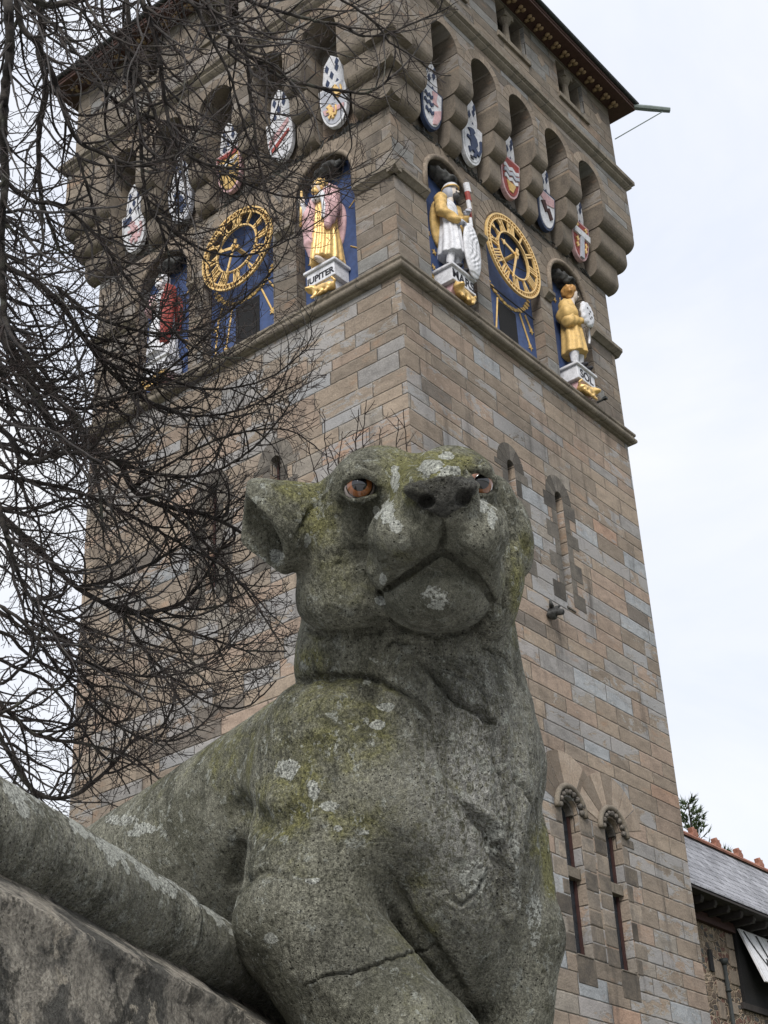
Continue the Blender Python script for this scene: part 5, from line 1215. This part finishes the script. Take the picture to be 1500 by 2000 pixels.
# ------------------------------------------------------------------ bare tree with hanging branches
rg = np.random.default_rng(21)
TW = pix(-430, 1000, 7.6); TB = Vector((TW[0], TW[1], 0))
tree = thing('bare_tree', TB, 'large leafless tree with drooping tangled branches in front of the tower', 'tree')
LIMBS = [
 ([(0, 517), (70, 550), (126, 604), (174, 674), (232, 742), (300, 790), (380, 812), (470, 800), (560, 760)], 8, 2),
 ([(-10, 600), (25, 657), (48, 690), (76, 741), (112, 780), (146, 814), (172, 866), (190, 930), (200, 1020)], 10, 3),
 ([(-10, 610), (17, 674), (64, 758), (92, 814), (129, 864), (168, 878), (230, 903), (263, 959), (316, 987), (406, 1007), (480, 1045)], 13, 4),
 ([(-10, 828), (25, 861), (36, 892), (56, 905), (87, 895), (120, 884), (170, 890), (230, 930)], 8, 3),
 ([(-10, 995), (36, 1039), (75, 1072), (117, 1117), (150, 1147), (195, 1174), (234, 1192), (270, 1198), (315, 1192), (348, 1180), (372, 1162), (400, 1126), (440, 1060)], 9, 3),
 ([(195, 1174), (279, 1199), (315, 1216), (360, 1231), (417, 1249), (480, 1270), (560, 1272)], 5, 2),
 ([(10, 1040), (39, 1129), (60, 1168), (93, 1216), (120, 1270), (150, 1303), (180, 1345), (216, 1387), (250, 1440)], 6, 2),
 ([(-5, 1430), (27, 1486), (51, 1528), (84, 1555), (135, 1557), (180, 1530), (228, 1486), (258, 1450), (315, 1420), (339, 1375)], 7, 3),
 ([(-10, 1365), (39, 1411), (69, 1435), (120, 1447), (180, 1456), (260, 1480), (330, 1540)], 6, 2),
 ([(244, -20), (252, 50), (249, 100), (255, 140), (263, 196), (274, 246), (276, 302), (280, 350), (294, 414), (311, 437), (330, 500)], 7, 3),
 ([(250, 60), (252, 120), (280, 162), (297, 207), (314, 252), (336, 302), (345, 360), (350, 440)], 6, 2),
 ([(269, -20), (300, 62), (311, 112), (322, 196), (333, 252), (352, 290), (400, 320), (470, 330)], 7, 3),
 ([(30, -20), (42, 50), (76, 92), (104, 148), (118, 196), (134, 241), (157, 280), (196, 297), (238, 316), (280, 325), (322, 311), (358, 297), (386, 252)], 8, 3),
 ([(12, -30), (20, 90), (10, 170), (6, 260), (10, 350), (2, 460), (8, 620)], 13, 8),
 ([(72, -20), (82, 60), (76, 95), (90, 170), (76, 260), (80, 380), (110, 470)], 10, 4),
 ([(60, -6), (90, 10), (140, 4), (200, -14)], 9, 7),
 ([(395, -20), (425, 42), (460, 87), (494, 114), (546, 149), (602, 166), (664, 177), (713, 182), (747, 166), (762, 152)], 6, 3),
 ([(470, -10), (498, 7), (553, 24), (623, 42), (668, 49), (702, 68), (747, 69), (813, 42), (865, 21)], 5, 2),
 ([(650, -15), (668, 0), (713, 28), (751, 66), (761, 83), (813, 114), (851, 142), (880, 148)], 3.6, 1.5),
 ([(440, -10), (449, 35), (467, 69), (484, 121), (487, 173), (498, 260), (512, 347), (540, 420)], 6, 2),
 ([(0, 345), (60, 392), (120, 402), (196, 470), (260, 560), (330, 640), (400, 690), (470, 700)], 6, 2),
 ([(-5, 700), (50, 780), (130, 800), (230, 780), (330, 720), (420, 640)], 5, 2),
 ([(380, 10), (420, 90), (450, 150), (470, 220), (500, 300), (560, 350), (620, 360), (690, 330)], 4, 1.5),
 ([(150, 120), (230, 200), (330, 240), (420, 260), (480, 300), (540, 310)], 5, 2),
 ([(110, 560), (190, 620), (300, 650), (390, 640), (470, 590), (540, 520)], 5, 2),
 ([(-5, 930), (60, 940), (150, 960), (260, 1010), (350, 1060), (440, 1110), (520, 1190)], 6, 2),
 ([(-5, 1180), (50, 1220), (110, 1300), (190, 1390), (280, 1440), (360, 1440), (430, 1380)], 5, 2),
 ([(230, 903), (330, 930), (420, 920), (500, 870), (560, 800)], 5, 2), ([(316, 987), (400, 1060), (470, 1140), (545, 1250)], 5, 1.6),
 ([(234, 1192), (300, 1290), (400, 1370), (480, 1380), (540, 1330)], 4.5, 1.6), ([(120, 1270), (220, 1310), (330, 1320), (420, 1280), (500, 1200)], 4.5, 1.6),
 ([(174, 674), (280, 720), (400, 760), (520, 740), (600, 680)], 4.5, 1.6), ([(260, 956), (340, 900), (450, 850), (560, 840), (625, 880)], 4, 1.5),
 ([(60, 1168), (180, 1230), (300, 1270), (430, 1310), (540, 1300)], 4.5, 1.5), ([(294, 414), (380, 480), (470, 500), (560, 470), (640, 420)], 4, 1.5),
 ([(330, 240), (430, 330), (540, 380), (640, 380), (740, 330)], 4, 1.4), ([(150, 1147), (230, 1130), (330, 1080), (430, 1000), (500, 960), (560, 960)], 4.5, 1.5),
 ([(150, 300), (175, 380), (200, 470), (240, 560), (310, 610), (400, 600)], 4, 1.5),
]
def smooth_path(pts, step=9):
    p = np.array(pts, float); n = len(p); out = []
    for i in range(n-1):
        a, b_, c, d = p[max(i-1, 0)], p[i], p[i+1], p[min(i+2, n-1)]; m = max(2, int(np.linalg.norm(c-b_)/step))
        for t in np.arange(m)/m: out.append(.5*((2*b_)+(c-a)*t+(2*a-5*b_+4*c-d)*t*t+(3*b_-a-3*c+d)*t**3))
    out.append(p[-1]); return np.array(out)
class Twigs:
    def __init__(s): s.v, s.f, s.th, s.n = [], [], [], 0
    def add(s, P, R, k, thin):
        m = len(P); T = np.gradient(P, axis=0); T /= np.linalg.norm(T, axis=1)[:, None]+1e-9
        ref = np.array([.31, .52, .79]) if abs(T[0]@np.array([.31, .52, .79])) < .9 else np.array([.9, -.3, .1])
        A = np.cross(T, ref); A /= np.linalg.norm(A, axis=1)[:, None]+1e-9; Bv = np.cross(T, A)
        an = 2*math.pi*np.arange(k)/k
        V = P[:, None]+R[:, None, None]*(np.cos(an)[None, :, None]*A[:, None]+np.sin(an)[None, :, None]*Bv[:, None])
        i = np.arange(m-1)[:, None]*k; j = np.arange(k)[None]; j2 = (j+1) % k
        s.f.append((np.stack([i+j, i+j2, i+k+j2, i+k+j], -1).reshape(-1, 4)+s.n)); s.v.append(V.reshape(-1, 3)); s.th.append(np.repeat(np.full(m, thin), k)); s.n += m*k
    def build(s, name, parent):
        V = np.concatenate(s.v)-np.array(TB); F = np.concatenate(s.f); me = np_mesh(name, V, F); set_attr(me, 'thin', np.concatenate(s.th)); return link(name, me, BK, parent)
def inside(x, y):
    # the crown's reach: right-hand limit of twigs by height in the photograph
    lim = np.interp(y, [-200, 0, 150, 330, 420, 520, 640, 760, 900, 1000, 1100, 1250, 1350, 1450, 1600, 1700], [900, 900, 880, 800, 690, 620, 640, 640, 600, 560, 560, 590, 520, 400, 330, 250])
    return x < lim
allt = Twigs()
count = [0]
def grow(x, y, d, ang, length, r, level, curl):
    """one twig in (photo x, photo y, distance) space, then its side shoots"""
    n = max(3, int(length/(9 if level < 3 else 6))); st = length/n; P = [(x, y, d)]; a = ang; dd = rg.normal(0, .004)
    for i in range(n):
        a += curl*st+rg.normal(0, .085 if level < 3 else .16)
        if rg.random() < .10: a += rg.normal(0, .35)
        x += st*math.cos(a); y += st*math.sin(a); d += dd*st
        if not inside(x, y) or y > 1640: break
        P.append((x, y, d))
    if len(P) < 3: return
    P = np.array(P); m = len(P); R = np.linspace(r, max(r*.35, .54), m)
    if level == 3: R[-1] = R[-2]*1.15           # a bud
    Wp = pix(P[:, 0], P[:, 1], P[:, 2]); allt.add(Wp, R*P[:, 2]/FPX, 5 if level == 1 else 3, 0.15 if level == 1 else (.65 if level == 2 else 1.0)); count[0] += 1
    if level == 3: return
    s = rg.uniform(6, 18); tot = st*(m-1)
    while s < tot:
        i = min(int(s/st), m-2); pa = math.atan2(P[i+1, 1]-P[i, 1], P[i+1, 0]-P[i, 0]); side = 1 if rg.random() < .5 else -1
        f = 1-.55*s/tot
        grow(P[i, 0], P[i, 1], P[i, 2], pa+side*rg.uniform(.45, 1.15), (rg.uniform(25, 110) if level == 1 else rg.uniform(9, 30))*f, R[i]*.62 if level == 1 else max(.6, R[i]*.7), level+1, rg.normal(-.002, .006))
        s += (rg.uniform(15, 40) if level == 1 else rg.uniform(12, 30))*(1.25 if P[i, 1] < 480 else 1)
def limb_to_tree(path, d0, r0):
    """carry a limb that leaves the picture on to the trunk"""
    s = Vector(pix(path[0][0], path[0][1], d0)); tz = min(s.z+.6, 12.5); a = Vector((TB.x, TB.y, tz)); m = (a+s)/2+Vector((0, 0, 2.2)); k = []
    for t in np.linspace(0, 1, 9): k.append(a*(1-t)**2+m*2*t*(1-t)+s*t*t)
    return np.array([tuple(q) for q in k]), np.linspace(max(.06, r0*1.6*d0/FPX), r0*d0/FPX, 9)
PLACED = []
for i, (pts, r0, r1) in enumerate(LIMBS):
    sp = smooth_path(pts); m = len(sp); near = [q for q in PLACED if math.hypot(q[0]-pts[0][0], q[1]-pts[0][1]) < 30]
    d0_ = min(near, key=lambda q: math.hypot(q[0]-pts[0][0], q[1]-pts[0][1]))[2] if near and pts[0][0] > 20 and pts[0][1] > 15 else 6.9+rg.uniform(-.9, 1.4)
    d = d0_+np.cumsum(rg.normal(0, .012, m)); R = np.linspace(r0, r1, m)*(1+.06*rg.normal(size=m))
    sp = sp+rg.normal(0, .5, sp.shape); PLACED += list(zip(sp[:, 0], sp[:, 1], d))
    tw = Twigs(); Wp = pix(sp[:, 0], sp[:, 1], d); RR = R*d/FPX
    if pts[0][0] < 20 or pts[0][1] < 15:
        kp, kr = limb_to_tree(pts, d[0], r0); Wp = np.concatenate([kp[:-1], Wp]); RR = np.concatenate([kr[:-1], RR])
    tw.add(Wp, RR*.82, 8, 0); tw.build('limb', tree)
    s = 5.0; L_ = np.concatenate([[0], np.cumsum(np.linalg.norm(np.diff(sp, axis=0), axis=1))])
    while s < L_[-1]:
        j = min(np.searchsorted(L_, s), m-2); pa = math.atan2(sp[j+1, 1]-sp[j, 1], sp[j+1, 0]-sp[j, 0]); side = 1 if rg.random() < .45 else -1
        grow(sp[j, 0], sp[j, 1], d[j], pa+side*rg.uniform(.3, .95), rg.uniform(80, 300)*(1-.4*s/L_[-1]), min(R[j]*.6, 3.0), 1, rg.normal(-.0035, .004)); s += rg.uniform(15, 34)*(1.15 if sp[j, 1] < 480 else 1)
    j = m-2; grow(sp[-1, 0], sp[-1, 1], d[-1], math.atan2(*(sp[-1]-sp[-2])[::-1]), rg.uniform(60, 140), r1*.8, 1, -.004)
# further drooping shoots from the parts of the crown beyond the frame
for k in range(88):
    if k < 24: x, y = rg.uniform(-20, 520)*rg.random()**.5, -15
    else: x, y = -12, rg.uniform(350, 1480)
    d = rg.uniform(6.2, 9.0); a = rg.uniform(.55, 1.45) if k < 24 else rg.uniform(.25, 1.15)
    ln = rg.uniform(160, 460); r = rg.uniform(1.8, 4.2)
    q = Vector(pix(x, y, d))
    grow(x, y, d, a, ln, r, 1, rg.normal(-.0022, .0012))
tz = 13.0
mb = MB(); mb.tube([(0, 0, -.1), (.03, .02, .6), (.02, .05, 3), (-.05, .02, 6), (.05, -.05, 9), (0, 0, tz)], [.42, .33, .28, .24, .18, .08], 14); to = mb.build('trunk', BK, tree, smooth=True)
tg_ = allt.build('twigs', tree); tg_['kind'] = 'stuff'
# ---- upright shrub behind the lioness
random.seed(5)
SB = pix(700, 1400, 6.2); SBv = Vector((SB[0], SB[1], 0))
shrub = thing('bare_shrub', SBv, 'leafless shrub of thin upright shoots behind the head of the lioness', 'shrub')
save = (allt, TB); allt = Twigs(); TB = SBv
inside_old = inside
def inside(x, y): return y > 770
for x0, x1, ytop in ((640, 632, 800), (655, 668, 842), (690, 700, 800), (700, 716, 780), (735, 742, 835), (770, 778, 815), (715, 690, 850), (620, 600, 860), (800, 788, 800), (680, 640, 870)):
    d = random.uniform(6.0, 6.5); pts = [(x0+(700-x0)*.2, 1250), (x0, 1080), (x0+4, 960), ((x0+x1)/2, (960+ytop)/2), (x1, ytop)]; sp = smooth_path(pts); sp = sp+rg.normal(0, 1.0, sp.shape); m = len(sp); R = np.linspace(2.8, .8, m)
    k0 = Vector(pix(sp[0, 0], sp[0, 1], d)); stem = np.array([tuple(SBv.lerp(k0, t)) for t in np.linspace(0, .9, 5)]); Wp = np.concatenate([stem, pix(sp[:, 0], sp[:, 1], np.full(m, d))])
    allt.add(Wp, np.concatenate([np.full(5, 3.2), R])*d/FPX, 5, .5)
    for j in range(14, m-2, 3):
        side = 1 if j % 2 else -1; pa = math.atan2(sp[j+1, 1]-sp[j, 1], sp[j+1, 0]-sp[j, 0]); grow(sp[j, 0], sp[j, 1], d, pa+side*rg.uniform(.5, .9), rg.uniform(15, 55), 1.1, 2, 0)
st_ = allt.build('stems', shrub)
print('twigs', count[0], save[0].n)
